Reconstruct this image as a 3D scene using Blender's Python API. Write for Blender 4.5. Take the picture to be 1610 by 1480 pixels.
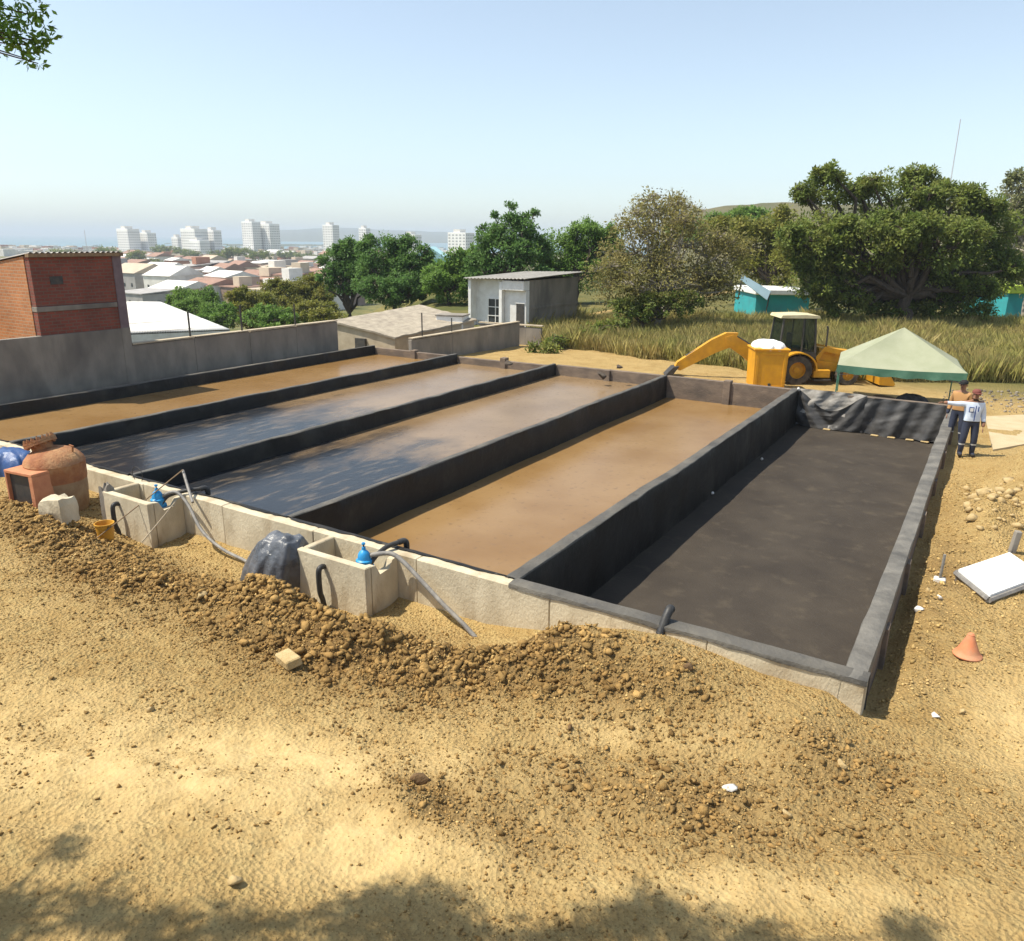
import bpy, bmesh, math, random
import numpy as np
from mathutils import Vector, Matrix, Quaternion

for o in list(bpy.data.objects): bpy.data.objects.remove(o)
SC = bpy.context.scene
COL = SC.collection
R = math.radians

# ------------------------------------------------------------------ camera
CF, CP, CR, CY = 1219.0, 0.291, 0.010, 0.553          # focal length in photo pixels, pitch, roll, yaw
CAM = np.array([1.56, -9.06, 4.9])
_fw = np.array([-math.sin(CY)*math.cos(CP), math.cos(CY)*math.cos(CP), -math.sin(CP)])
_ri = np.array([math.cos(CY), math.sin(CY), 0.0]); _up = np.cross(_ri, _fw)
_ri, _up = math.cos(CR)*_ri+math.sin(CR)*_up, -math.sin(CR)*_ri+math.cos(CR)*_up
cd = bpy.data.cameras.new('camera'); cam = bpy.data.objects.new('camera', cd); COL.objects.link(cam)
cd.sensor_fit = 'HORIZONTAL'; cd.sensor_width = 36.0; cd.lens = 36.0*CF/1610.0
cd.clip_start = 0.1; cd.clip_end = 40000
cam.matrix_world = Matrix(((_ri[0], _up[0], -_fw[0], CAM[0]), (_ri[1], _up[1], -_fw[1], CAM[1]), (_ri[2], _up[2], -_fw[2], CAM[2]), (0, 0, 0, 1)))
SC.camera = cam

# ------------------------------------------------------------------ sky and sun
SUN = Vector((-0.47, -0.35, 1.0)).normalized()
w = bpy.data.worlds.new('World'); SC.world = w; w.use_nodes = True
nt = w.node_tree; nt.nodes.clear()
sky = nt.nodes.new('ShaderNodeTexSky'); sky.sky_type = 'NISHITA'; sky.sun_disc = False
sky.sun_elevation = math.asin(SUN.z); sky.sun_rotation = math.atan2(SUN.x, SUN.y)
sky.altitude = 0; sky.air_density = 1.0; sky.dust_density = 0.8; sky.ozone_density = 1.0
bg = nt.nodes.new('ShaderNodeBackground'); bg.inputs[1].default_value = 0.115
wo = nt.nodes.new('ShaderNodeOutputWorld')
hs = nt.nodes.new('ShaderNodeHueSaturation'); hs.inputs['Saturation'].default_value = 0.6; nt.links.new(sky.outputs[0], hs.inputs['Color']); tn_ = nt.nodes.new('ShaderNodeMix'); tn_.data_type = 'RGBA'; tn_.blend_type = 'MULTIPLY'; tn_.inputs[0].default_value = 1.0; tn_.inputs[7].default_value = (0.92, 1.0, 1.04, 1); nt.links.new(hs.outputs[0], tn_.inputs[6]); nt.links.new(tn_.outputs[2], bg.inputs[0]); nt.links.new(bg.outputs[0], wo.inputs[0])
ld = bpy.data.lights.new('sun', 'SUN'); ld.energy = 4.2; ld.angle = R(0.55); ld.color = (1.0, 0.93, 0.79)
sl = bpy.data.objects.new('sun', ld); COL.objects.link(sl)
sl.rotation_euler = SUN.to_track_quat('Z', 'Y').to_euler(); sl.location = (-20, -20, 40)
SC.view_settings.view_transform = 'Standard'; SC.view_settings.look = 'None'
SC.view_settings.gamma = 1.0; SC.view_settings.exposure = 0.7
SC.view_settings.use_curve_mapping = False

# ------------------------------------------------------------------ points in the place from the surveyed camera
def ray(u, v): return _fw+_ri*((u-805.0)/CF)+_up*((740.0-v)/CF)
def onZ(u, v, z): d = ray(u, v); return CAM+d*((z-CAM[2])/d[2])
def onX(u, v, x): d = ray(u, v); return CAM+d*((x-CAM[0])/d[0])
def onY(u, v, y): d = ray(u, v); return CAM+d*((y-CAM[1])/d[1])
def onD(u, v, t): return CAM+ray(u, v)*t

# ------------------------------------------------------------------ noise
def _hash(ix, iy, seed):
    h = (ix.astype(np.int64)*374761393+iy.astype(np.int64)*668265263+seed*1442695041) & 0x7fffffff
    h = ((h ^ (h >> 13))*1274126177) & 0x7fffffff
    return ((h ^ (h >> 16)) & 0xffff)/65535.0
def vnoise(x, y, seed=0):
    ix = np.floor(x); iy = np.floor(y); fx = x-ix; fy = y-iy
    fx = fx*fx*(3-2*fx); fy = fy*fy*(3-2*fy)
    a = _hash(ix, iy, seed); b = _hash(ix+1, iy, seed); c = _hash(ix, iy+1, seed); d = _hash(ix+1, iy+1, seed)
    return (a*(1-fx)+b*fx)*(1-fy)+(c*(1-fx)+d*fx)*fy
def fbm(x, y, o=4, seed=0, g=0.5):
    s = 0; a = 1; t = 0
    for k in range(o):
        s = s+a*vnoise(x*2**k+17.3*k, y*2**k+5.1*k, seed+k); t += a; a *= g
    return s/t
def sst(a, b, x):
    t = np.clip((x-a)/(b-a), 0, 1); return t*t*(3-2*t)
def gau(x, y, cx, cy, rx, ry, ang=0):
    c, s = math.cos(ang), math.sin(ang); dx = x-cx; dy = y-cy
    return np.exp(-(((dx*c+dy*s)/rx)**2+((-dx*s+dy*c)/ry)**2))

# ------------------------------------------------------------------ materials
MATS = {}
def pm(name, c1, c2=None, scale=4.0, rough=0.85, bump=0.0, bscale=None, metal=0.0, c3=None, scale3=1.0, spec=0.4, stretch=(1, 1, 1), detail=6.0,
       lo=0.35, hi=0.65, island=0.0, rough2=None, trans=0.0, coord='Object', lo3=0.45, hi3=0.7):
    if name in MATS: return MATS[name]
    m = bpy.data.materials.new(name); m.use_nodes = True; MATS[name] = m
    n = m.node_tree.nodes; l = m.node_tree.links; b = n['Principled BSDF']
    b.inputs['Roughness'].default_value = rough; b.inputs['Metallic'].default_value = metal
    b.inputs['Specular IOR Level'].default_value = spec
    tc = n.new('ShaderNodeTexCoord'); mp = n.new('ShaderNodeMapping'); mp.inputs['Scale'].default_value = stretch
    l.new(tc.outputs[coord], mp.inputs[0])
    out = None
    def nz(sc, det=detail):
        t = n.new('ShaderNodeTexNoise'); t.inputs['Scale'].default_value = sc; t.inputs['Detail'].default_value = det
        t.inputs['Roughness'].default_value = 0.6; l.new(mp.outputs[0], t.inputs['Vector']); return t
    def ramp(src, a, bb):
        r = n.new('ShaderNodeMapRange'); r.inputs[1].default_value = a; r.inputs[2].default_value = bb; l.new(src, r.inputs[0]); return r.outputs[0]
    def mix(f, a, bb):
        x = n.new('ShaderNodeMix'); x.data_type = 'RGBA'; l.new(f, x.inputs[0])
        for s, v in ((x.inputs[6], a), (x.inputs[7], bb)):
            if isinstance(v, tuple): s.default_value = (*v, 1)
            else: l.new(v, s)
        return x.outputs[2]
    cur = c1
    t0 = nz(scale)
    if c2: cur = mix(ramp(t0.outputs[0], lo, hi), cur, c2)
    if c3:
        t3 = nz(scale3, 4.0); cur = mix(ramp(t3.outputs[0], lo3, hi3), cur, c3)
    if island:
        g = n.new('ShaderNodeNewGeometry'); hs = n.new('ShaderNodeHueSaturation')
        r = n.new('ShaderNodeMapRange'); r.inputs[3].default_value = 1-island; r.inputs[4].default_value = 1+island
        l.new(g.outputs['Random Per Island'], r.inputs[0]); l.new(r.outputs[0], hs.inputs['Value'])
        if isinstance(cur, tuple): hs.inputs['Color'].default_value = (*cur, 1)
        else: l.new(cur, hs.inputs['Color'])
        cur = hs.outputs[0]
    if isinstance(cur, tuple): b.inputs['Base Color'].default_value = (*cur, 1)
    else: l.new(cur, b.inputs['Base Color'])
    if rough2 is not None:
        r = n.new('ShaderNodeMapRange'); r.inputs[1].default_value = .3; r.inputs[2].default_value = .7
        r.inputs[3].default_value = rough; r.inputs[4].default_value = rough2; l.new(t0.outputs[0], r.inputs[0]); l.new(r.outputs[0], b.inputs['Roughness'])
    if bump:
        bp = n.new('ShaderNodeBump'); bp.inputs['Strength'].default_value = bump; bp.inputs['Distance'].default_value = 0.05
        tb = nz(bscale or scale*3, 8.0); l.new(tb.outputs[0], bp.inputs['Height']); l.new(bp.outputs[0], b.inputs['Normal'])
    if trans:
        tr = n.new('ShaderNodeBsdfTranslucent'); ms = n.new('ShaderNodeMixShader'); ms.inputs[0].default_value = trans
        if isinstance(cur, tuple): tr.inputs[0].default_value = (*cur, 1)
        else: l.new(cur, tr.inputs[0])
        l.new(b.outputs[0], ms.inputs[1]); l.new(tr.outputs[0], ms.inputs[2]); l.new(ms.outputs[0], n['Material Output'].inputs[0])
    return m

# ------------------------------------------------------------------ object helpers
def np_mesh(name, V, F, mat, smooth=False):
    """V (n,3) array, F (m,k) array of equal-sized faces"""
    V = np.asarray(V, dtype=np.float32); F = np.asarray(F, dtype=np.int32); k = F.shape[1]
    me = bpy.data.meshes.new(name); me.vertices.add(len(V)); me.vertices.foreach_set('co', V.ravel())
    me.loops.add(F.size); me.loops.foreach_set('vertex_index', F.ravel())
    me.polygons.add(len(F)); me.polygons.foreach_set('loop_start', np.arange(0, F.size, k, dtype=np.int32))
    me.polygons.foreach_set('loop_total', np.full(len(F), k, dtype=np.int32))
    if smooth: me.polygons.foreach_set('use_smooth', np.ones(len(F), dtype=bool))
    me.update(calc_edges=True)
    if mat: me.materials.append(mat)
    return me
def link(name, me, parent=None, loc=None, rot=None):
    o = bpy.data.objects.new(name, me); COL.objects.link(o)
    if parent: o.parent = parent
    if loc is not None: o.location = loc
    if rot is not None: o.rotation_euler = rot
    return o
def tag(o, label=None, cat=None, group=None, kind=None):
    if label: o['label'] = label
    if cat: o['category'] = cat
    if group: o['group'] = group
    if kind: o['kind'] = kind
    return o
def thing(name, label, cat, loc=(0, 0, 0), rz=0.0, group=None):
    o = bpy.data.objects.new(name, None); COL.objects.link(o); o.empty_display_size = 0.2
    o.location = loc; o.rotation_euler = (0, 0, rz); return tag(o, label, cat, group)
def copy_tree(o, parent=None):
    c = o.copy(); COL.objects.link(c); c.parent = parent
    for ch in list(o.children): copy_tree(ch, c)
    return c

class MB:
    def __init__(s): s.v = []; s.f = []
    def add(s, V, F):
        k = len(s.v); s.v += [tuple(map(float, p)) for p in V]; s.f += [tuple(i+k for i in f) for f in F]; return s
    def box(s, x0, x1, y0, y1, z0, z1, rot=None, c=None, b=0.0):
        if b:
            bm = bmesh.new(); bmesh.ops.create_cube(bm, size=1.0)
            for q in bm.verts: q.co = Vector(((x0+x1)/2+q.co.x*(x1-x0), (y0+y1)/2+q.co.y*(y1-y0), (z0+z1)/2+q.co.z*(z1-z0)))
            bmesh.ops.bevel(bm, geom=bm.edges[:], offset=b, segments=1, affect='EDGES')
            bm.verts.index_update(); V = [tuple(q.co) for q in bm.verts]; F = [tuple(q.index for q in f.verts) for f in bm.faces]; bm.free()
        else:
            V = [(x, y, z) for z in (z0, z1) for y in (y0, y1) for x in (x0, x1)]
            F = [(0, 2, 3, 1), (4, 5, 7, 6), (0, 1, 5, 4), (2, 6, 7, 3), (0, 4, 6, 2), (1, 3, 7, 5)]
        if rot is not None:
            cc = Vector(c) if c else Vector(((x0+x1)/2, (y0+y1)/2, (z0+z1)/2)); M = rot if isinstance(rot, Matrix) else Matrix.Rotation(rot, 3, 'Z')
            V = [tuple(cc+M@(Vector(p)-cc)) for p in V]
        return s.add(V, F)
    def tube(s, pts, r, n=10, caps=True):
        pts = [Vector(p) for p in pts]; rs = r if isinstance(r, (list, tuple)) else [r]*len(pts)
        V = []; F = []; T = []
        for i in range(len(pts)):
            a = pts[max(i-1, 0)]; b = pts[min(i+1, len(pts)-1)]; T.append((b-a).normalized())
        ref = Vector((0, 0, 1)) if abs(T[0].z) < .9 else Vector((1, 0, 0)); nrm = T[0].cross(ref).normalized()
        for i, p in enumerate(pts):
            if i:
                nrm = nrm-T[i]*nrm.dot(T[i]); nrm.normalize()
            bn = T[i].cross(nrm)
            for k in range(n):
                a = 2*math.pi*k/n; V.append(tuple(p+(nrm*math.cos(a)+bn*math.sin(a))*rs[i]))
        for i in range(len(pts)-1):
            for k in range(n): F.append((i*n+k, i*n+(k+1) % n, (i+1)*n+(k+1) % n, (i+1)*n+k))
        if caps: F += [tuple(range(n-1, -1, -1)), tuple((len(pts)-1)*n+k for k in range(n))]
        return s.add(V, F)
    def lathe(s, prof, n=16, at=(0, 0, 0), axis='z', caps=True):
        V = []; F = []
        for r_, h in prof:
            for k in range(n):
                a = 2*math.pi*k/n; x, y, z = r_*math.cos(a), r_*math.sin(a), h
                if axis == 'y': x, y, z = x, h, y
                if axis == 'x': x, y, z = h, x, y
                V.append((x+at[0], y+at[1], z+at[2]))
        for i in range(len(prof)-1):
            for k in range(n): F.append((i*n+k, i*n+(k+1) % n, (i+1)*n+(k+1) % n, (i+1)*n+k))
        if caps: F += [tuple(range(n-1, -1, -1)), tuple((len(prof)-1)*n+k for k in range(n))]
        return s.add(V, F)
    def prism(s, poly, y0, y1, axis='y'):
        n = len(poly); V = []
        for h in (y0, y1):
            for a, b in poly: V.append((a, h, b) if axis == 'y' else ((h, a, b) if axis == 'x' else (a, b, h)))
        F = [tuple(range(n)), tuple(range(2*n-1, n-1, -1))]+[(i, n+i, n+(i+1) % n, (i+1) % n) for i in range(n)]
        return s.add(V, F)
    def build(s, name, mat, parent=None, smooth=False, loc=None, rot=None, angle=None):
        me = bpy.data.meshes.new(name); me.from_pydata(s.v, [], s.f); me.materials.append(mat)
        bm = bmesh.new(); bm.from_mesh(me); bmesh.ops.recalc_face_normals(bm, faces=bm.faces[:]); bm.to_mesh(me); bm.free()
        if smooth:
            me.polygons.foreach_set('use_smooth', np.ones(len(me.polygons), dtype=bool))
            me.set_sharp_from_angle(angle=angle or R(40))
        return link(name, me, parent, loc, rot)

_ico = bmesh.new(); bmesh.ops.create_icosphere(_ico, subdivisions=1, radius=1.0)
ICO_V = np.array([v.co[:] for v in _ico.verts]); ICO_F = np.array([[v.index for v in f.verts] for f in _ico.faces]); _ico.free()
_ico = bmesh.new(); bmesh.ops.create_icosphere(_ico, subdivisions=2, radius=1.0)
ICO2_V = np.array([v.co[:] for v in _ico.verts]); ICO2_F = np.array([[v.index for v in f.verts] for f in _ico.faces]); _ico.free()

# ------------------------------------------------------------------ materials of the place
BASIN_X = [-23.36, -18.56, -13.62, -8.85, -4.06, 0.76]; FAR = 18.86
M_liner = pm('black_liner', (0.010, 0.009, 0.008), (0.020, 0.018, 0.016), 1.3, 0.45, 0.45, 6, rough2=0.65, spec=.3, c3=(0.05, 0.043, 0.034), scale3=0.9, lo3=.5, hi3=.8)
M_linertop = pm('dusty_lit_liner', (0.085, 0.078, 0.068), (0.15, 0.135, 0.11), 3, 0.5, 0.6, 10, rough2=.75, c3=(.05, .047, .043), scale3=1.5)
M_floorliner = pm('liner_floor', (0.044, 0.036, 0.029), (0.062, 0.051, 0.040), 0.8, 0.7, 0.35, 20, c3=(0.10, 0.081, 0.058), scale3=2.4, rough2=0.8, lo3=.55, hi3=.9, spec=.12)
M_drape = pm('black_plastic', (0.04, 0.038, 0.037), (0.08, 0.075, 0.07), 2, 0.33, 0.3, 6, rough2=.5)
M_conc = pm('pale_concrete', (0.62, 0.54, 0.39), (0.47, 0.40, 0.28), 2.2, 0.9, 0.35, 30, c3=(0.33, 0.25, 0.15), scale3=1.6, lo3=.5, hi3=.75, stretch=(1, 1, .5))
M_concgrey = pm('grey_plaster', (0.28, 0.25, 0.21), (0.21, 0.185, 0.155), 1.5, 0.92, 0.3, 25, c3=(0.14, 0.125, 0.11), scale3=.7, stretch=(1, 1, .45))
M_conctan = pm('tan_concrete', (0.5, 0.42, 0.3), (0.38, 0.31, 0.22), 1.8, 0.9, 0.3, 20)
M_concbrown = pm('brown_concrete', (0.22, 0.165, 0.12), (0.145, 0.11, 0.085), 2.5, 0.9, 0.4, 18, c3=(0.10, .08, .065), scale3=1.0, stretch=(1, 1, 2.2))
M_blue = pm('blue_paint', (0.02, 0.22, 0.50), (0.03, 0.30, 0.60), 9, 0.4, 0.1)
M_blackpipe = pm('black_pipe', (0.025, 0.025, 0.027), (0.05, 0.047, 0.042), 8, 0.5, 0.1)
M_hose = pm('grey_hose', (0.16, 0.15, 0.14), (0.27, 0.25, 0.22), 9, 0.6, 0.1)
M_yellow = pm('machine_yellow', (0.66, 0.33, 0.018), (0.52, 0.25, 0.02), 3, 0.45, 0.1, c3=(0.34, 0.19, 0.05), scale3=2.0, lo3=.55, hi3=.85)
M_tyre = pm('tyre_rubber', (0.035, 0.032, 0.03), (0.11, 0.09, 0.07), 4, 0.85, 0.3)
M_steel = pm('dark_steel', (0.035, 0.035, 0.035), (0.07, 0.06, 0.05), 6, 0.55)
M_white = pm('white_paint', (0.78, 0.77, 0.74), (0.66, 0.64, 0.6), 2.0, 0.7, 0.05)
M_rust = pm('rusty_steel', (0.36, 0.15, 0.06), (0.24, 0.09, 0.04), 4, 0.8, 0.5, 20, c3=(0.46, 0.27, 0.13), scale3=2.2)
M_terra = pm('terracotta', (0.55, 0.24, 0.12), (0.46, 0.18, 0.09), 5, 0.8, 0.2)
M_wood = pm('weathered_wood', (0.30, 0.20, 0.11), (0.20, 0.135, 0.08), 6, 0.85, 0.3, stretch=(1, 1, .2))
M_rock = pm('pale_rock', (0.49, 0.365, 0.185), (0.38, 0.265, 0.115), 5, 0.9, 0.6, 18)
M_whiterock = pm('white_rock', (0.78, 0.75, 0.69), (0.6, 0.56, 0.5), 6, 0.8, 0.5, 18)
M_bark = pm('bark', (0.10, 0.075, 0.055), (0.055, 0.042, 0.033), 6, 0.95, 0.8, 14, stretch=(1, 1, .25))
M_palebark = pm('pale_bark', (0.36, 0.32, 0.26), (0.24, 0.205, 0.16), 6, 0.95, 0.6, 14, stretch=(1, 1, .25))

def glass_mat(name, tint, rough=0.05):
    m = bpy.data.materials.new(name); m.use_nodes = True; n = m.node_tree.nodes; l = m.node_tree.links
    b = n['Principled BSDF']; b.inputs['Base Color'].default_value = (*tint, 1); b.inputs['Roughness'].default_value = rough
    tr = n.new('ShaderNodeBsdfTransparent'); tr.inputs[0].default_value = (0.55, 0.62, 0.58, 1); ms = n.new('ShaderNodeMixShader'); ms.inputs[0].default_value = 0.55
    l.new(b.outputs[0], ms.inputs[1]); l.new(tr.outputs[0], ms.inputs[2]); l.new(ms.outputs[0], n['Material Output'].inputs[0]); return m
M_glass = glass_mat('cab_glass', (0.02, 0.03, 0.028))
M_darkglass = pm('window_glass', (0.03, 0.035, 0.04), (0.05, 0.055, 0.06), 2, 0.12)

# ------------------------------------------------------------------ ground
def dirtmask(x, y):
    """1 where dark moist clods lie, 0 on the pale trodden track"""
    m = 1.1*gau(x, y, -6.6, -2.2, 1.6, .9, -.15)+gau(x, y, -4.6, -2.3, 1.7, .8, .2)+gau(x, y, -2.4, -1.5, 1.6, .6, .2)+.7*gau(x, y, -11, -2.2, 3.0, .8)+.8*gau(x, y, -13.4, -1.9, 1.9, .8)
    m = m+.6*gau(x, y, -9.5, -2.8, 1.6, .7)+.75*gau(x, y, -2.35, -4.25, .6, .35, .3)+.3*gau(x, y, -1.2, -4.2, .5, .25)+.55*gau(x, y, -.6, -3.0, 1.7, .6, .45)+.45*gau(x, y, .9, -1.3, 1.0, .5, .4)+.5*gau(x, y, 1.4, 5, .5, 4)
    m = m*(0.25+1.4*fbm(x*2.0, y*2.0, 4, 40))+.25*(fbm(x*1.1, y*1.1, 4, 44)-.42)
    return np.clip(m, 0, 1)
def terrain(x, y):
    d = np.hypot(x-CAM[0], y-CAM[1])
    lat = (x-CAM[0])*math.cos(CY)+(y-CAM[1])*math.sin(CY); fwd = -(x-CAM[0])*math.sin(CY)+(y-CAM[1])*math.cos(CY)
    az = np.degrees(np.arctan2(lat, fwd))
    zf = -0.34+0.06*np.clip(-y-2, 0, 7)
    zw = np.interp(x, [-30, -16, -14, -12.9, -12.2, -8.4, -4.4, -3.1, -2.6, -1.95, -1.45, -0.8, -0.25, 0.5, 0.95, 1.4, 3.5, 8],
                   [-.45, -.45, -.55, -.75, -.86, -.86, -.83, -.54, -.24, -.09, -.03, -.12, -.22, -.2, -.42, -.5, -.48, -.3])
    wv = sst(-2.5, -0.75, y)
    front = zf*(1-wv)+zw*wv
    front = front+0.46*gau(x, y, -6.9, -2.1, 0.95, 0.55, -.2)+0.28*gau(x, y, -5.2, -2.2, .9, .45, .1)+0.22*gau(x, y, -3.9, -1.8, .8, .35, .2)
    front = front+0.34*gau(x, y, -2.6, -1.15, .9, .42, .25)+0.10*gau(x, y, -1.2, -.9, .9, .35)
    front = front+0.26*gau(x, y, -13.6, -2.2, 1.6, .55)+.12*gau(x, y, -9.2, -2.6, 1.2, .4)
    front = front+.14*gau(x, y, -2.5, -4.35, .35, .22)+.06*gau(x, y, -1.7, -4.5, .3, .2)
    right = -0.50+0.52*gau(x, y, 1.95, 8.2, .5, 1.3)+0.66*gau(x, y, 2.8, 12.4, .75, 1.3)+1.0*gau(x, y, 3.4, 9.8, 1., 2.0)+.10*gau(x, y, 1.35, 10.2, .25, .8)
    right = right-.22*gau(x, y, .95, 3.0, .22, 3.0)
    back = -0.72-0.25*sst(20, 32, y)+.12*gau(x, y, -9, 23.0, 3, 1.2)
    wy = sst(-0.4, 0.6, y); wb = sst(18.6, 20.0, y)
    near = front*(1-wy)+(right*(1-wb)+back*wb)*wy
    # the strip between the left basin wall and the boundary wall
    wl = sst(-23.2, -24.0, x)*sst(-.5, .5, y); near = near*(1-wl)-0.35*wl
    inside = (x > BASIN_X[0]-.01) & (x < BASIN_X[5]+.01) & (y > -0.01) & (y < FAR+.01)
    near = np.where(inside, -2.2, near)
    # relief of trodden, dug clay
    amp = sst(150, 40, d)
    rough = (fbm(x*.9, y*.9, 4, 3)-.5)*0.16+(fbm(x*5, y*5, 3, 9)-.5)*0.075*sst(30, 14, d)
    mk = dirtmask(x, y)*(d < 32); rough = rough+mk*((fbm(x*3.4, y*3.4, 3, 55)-.5)*(.34-.2*sst(-2.6, -3.4, y))+(1-2*np.abs(fbm(x*7, y*7, 2, 57)-.5)-.75)*.12)
    rough = rough*np.where(inside, 0, 1)*amp*np.where((y > -.7) & (y < .2) & (x < 1.5) & (x > -26), .35, 1)
    for k_ in (0, 1):
        q_ = (-(x+4.4)*math.sin(.56)+(y+5.0)*math.cos(.56))+.10*np.sin(x*.8)+(-.35 if k_ else .75); rough = rough-.05*np.exp(-(q_/.13)**2)*(d < 14)*(y < -1.5)*(.4+.9*fbm(x*1.1, y*1.1, 2, 88+k_))
    # fall away towards the town and the sea
    wz = sst(-6, -11, az)
    beyond = sst(29, 42, d)*sst(-24.3, -25.5, x)*4.2+15.8*sst(45, 230, d)
    beyond2 = 19.5*sst(120, 330, d)
    far = beyond*wz+beyond2*(1-wz)
    far = np.minimum(far, 20.0)+8*sst(1400, 1650, d)
    swell = 1.2*(fbm(x*.03, y*.03, 3, 21)-.5)*sst(25, 60, d)*sst(400, 200, d)
    return near+rough-far+swell
def trackmask(x, y):
    """pale dust of the trodden and driven track"""
    m = 1.1*gau(x, y, -4.6, -5.2, 3.4, .75, .55)+.5*gau(x, y, -7.5, -5.6, 2.0, .5, .4)+.55*gau(x, y, -1.2, -2.1, 1.1, .3, .5)+.8*gau(x, y, -2.2, -4.9, 1.2, .5, .5)+.8*gau(x, y, 2.5, 1.0, .5, 1.0)+.6*gau(x, y, .6, -3.6, 1.6, .3, .55)
    return np.clip(m*(.0+1.5*fbm(x*3.0, y*3.0, 5, 140, .7))*(1-np.clip(1.3*dirtmask(x, y), 0, 1)), 0, .85)
def axis(segs):
    out = []
    for a, b, st in segs:
        n = max(1, int(round((b-a)/st))); out += list(a+(b-a)*np.arange(n)/n)
    out.append(segs[-1][1]); return np.array(out)
xs = axis([(-4200, -1500, 300), (-1500, -300, 60), (-300, -80, 10), (-80, -30, 2.0), (-30, -15.5, .25), (-15.5, -8.85, .075), (-8.85, -4.06, .05), (-4.06, .76, .05), (.76, 3.6, .05), (3.6, 9, .25), (9, 40, 2), (40, 200, 10), (200, 1500, 100), (1500, 4200, 450)])
ys = axis([(-300, -40, 40), (-40, -12, 2), (-12, -7.6, .12), (-7.6, 0, .05), (0, FAR, .16), (FAR, 34, .3), (34, 80, 2), (80, 320, 10), (320, 1800, 60), (1800, 4200, 300)])
GX, GY = np.meshgrid(xs, ys); GZ = terrain(GX, GY)
nx, ny = len(xs), len(ys); idx = np.arange(nx*ny).reshape(ny, nx)
F = np.stack([idx[:-1, :-1], idx[:-1, 1:], idx[1:, 1:], idx[1:, :-1]], -1).reshape(-1, 4)
_cx = GX.ravel()[F].mean(1); _cy = GY.ravel()[F].mean(1); F = F[~((_cx > BASIN_X[0]+.3) & (_cx < BASIN_X[5]-.1) & (_cy > .1) & (_cy < FAR-.2))]      # dug out where the basin stands
gm = bpy.data.materials.new('clay_ground'); gm.use_nodes = True
def build_ground_mat(m):
    n = m.node_tree.nodes; l = m.node_tree.links; b = n['Principled BSDF']; b.inputs['Roughness'].default_value = .95; b.inputs['Specular IOR Level'].default_value = .15
    tc = n.new('ShaderNodeTexCoord')
    def nz(sc, d=8, r=.62):
        t = n.new('ShaderNodeTexNoise'); t.inputs['Scale'].default_value = sc; t.inputs['Detail'].default_value = d; t.inputs['Roughness'].default_value = r; l.new(tc.outputs['Object'], t.inputs[0]); return t.outputs[0]
    def mr(s, a, bb):
        q = n.new('ShaderNodeMapRange'); q.inputs[1].default_value = a; q.inputs[2].default_value = bb; l.new(s, q.inputs[0]); return q.outputs[0]
    def mix(f, a, bb, mode='MIX'):
        x = n.new('ShaderNodeMix'); x.data_type = 'RGBA'; x.blend_type = mode; l.new(f, x.inputs[0])
        for s, v in ((x.inputs[6], a), (x.inputs[7], bb)):
            if isinstance(v, tuple): s.default_value = (*v, 1)
            else: l.new(v, s)
        return x.outputs[2]
    at = n.new('ShaderNodeAttribute'); at.attribute_name = 'moist'
    at2 = n.new('ShaderNodeAttribute'); at2.attribute_name = 'green'
    c = mix(mr(nz(1.2), .38, .62), (0.50, 0.345, 0.145), (0.40, 0.262, 0.098))
    c = mix(mr(nz(6), .45, .75), c, (0.51, 0.375, 0.16))
    c = mix(mr(nz(45, 4), .56, .70), c, (0.17, 0.10, 0.036))
    c = mix(at.outputs['Fac'], c, (0.215, 0.13, 0.05))
    c = mix(mr(nz(90, 3), .6, .72), c, (0.46, 0.345, 0.165))
    at3 = n.new('ShaderNodeAttribute'); at3.attribute_name = 'track'
    c = mix(at3.outputs['Fac'], c, mix(mr(nz(9), .35, .7), (0.55, 0.415, 0.205), (0.48, 0.345, 0.155)))
    g = mix(mr(nz(.15), .4, .6), (0.20, 0.17, 0.06), (0.10, 0.11, 0.035))
    c = mix(at2.outputs['Fac'], c, g)
    l.new(c, b.inputs['Base Color'])
    bp = n.new('ShaderNodeBump'); bp.inputs['Strength'].default_value = 1.0; bp.inputs['Distance'].default_value = .045
    vo = n.new('ShaderNodeTexVoronoi'); vo.inputs['Scale'].default_value = 22; l.new(tc.outputs['Object'], vo.inputs[0])
    ad = n.new('ShaderNodeMath'); ad.operation = 'MULTIPLY_ADD'; ad.inputs[1].default_value = 1.6; l.new(nz(14, 10, .7), ad.inputs[0]); l.new(vo.outputs[0], ad.inputs[2])
    iv = n.new('ShaderNodeMapRange'); iv.inputs[3].default_value = 1.0; iv.inputs[4].default_value = .18; l.new(at3.outputs['Fac'], iv.inputs[0]); l.new(iv.outputs[0], bp.inputs['Strength']); l.new(ad.outputs[0], bp.inputs['Height']); l.new(bp.outputs[0], b.inputs['Normal'])
build_ground_mat(gm)
me = np_mesh('ground', np.stack([GX, GY, GZ], -1).reshape(-1, 3), F, gm, smooth=True)
moist = dirtmask(GX, GY)*(GY < 19)*(np.hypot(GX-CAM[0], GY-CAM[1]) < 40)
dist = np.hypot(GX-CAM[0], GY-CAM[1]); green = sst(26, 33, GY+.25*(GX+10)+3*(fbm(GX*.3, GY*.3, 3, 5)-.5))*(GX > -24)+(GX <= -24.4)*sst(30, 34, dist)
for nm, arr in (('moist', moist), ('track', trackmask(GX, GY)), ('green', np.clip(green, 0, 1))):
    a = me.attributes.new(nm, 'FLOAT', 'POINT'); a.data.foreach_set('value', np.asarray(arr, dtype=np.float32).ravel())
tag(link('ground', me), kind='structure')
def gz(x, y): return float(terrain(np.array([x]), np.array([y]))[0])

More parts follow.
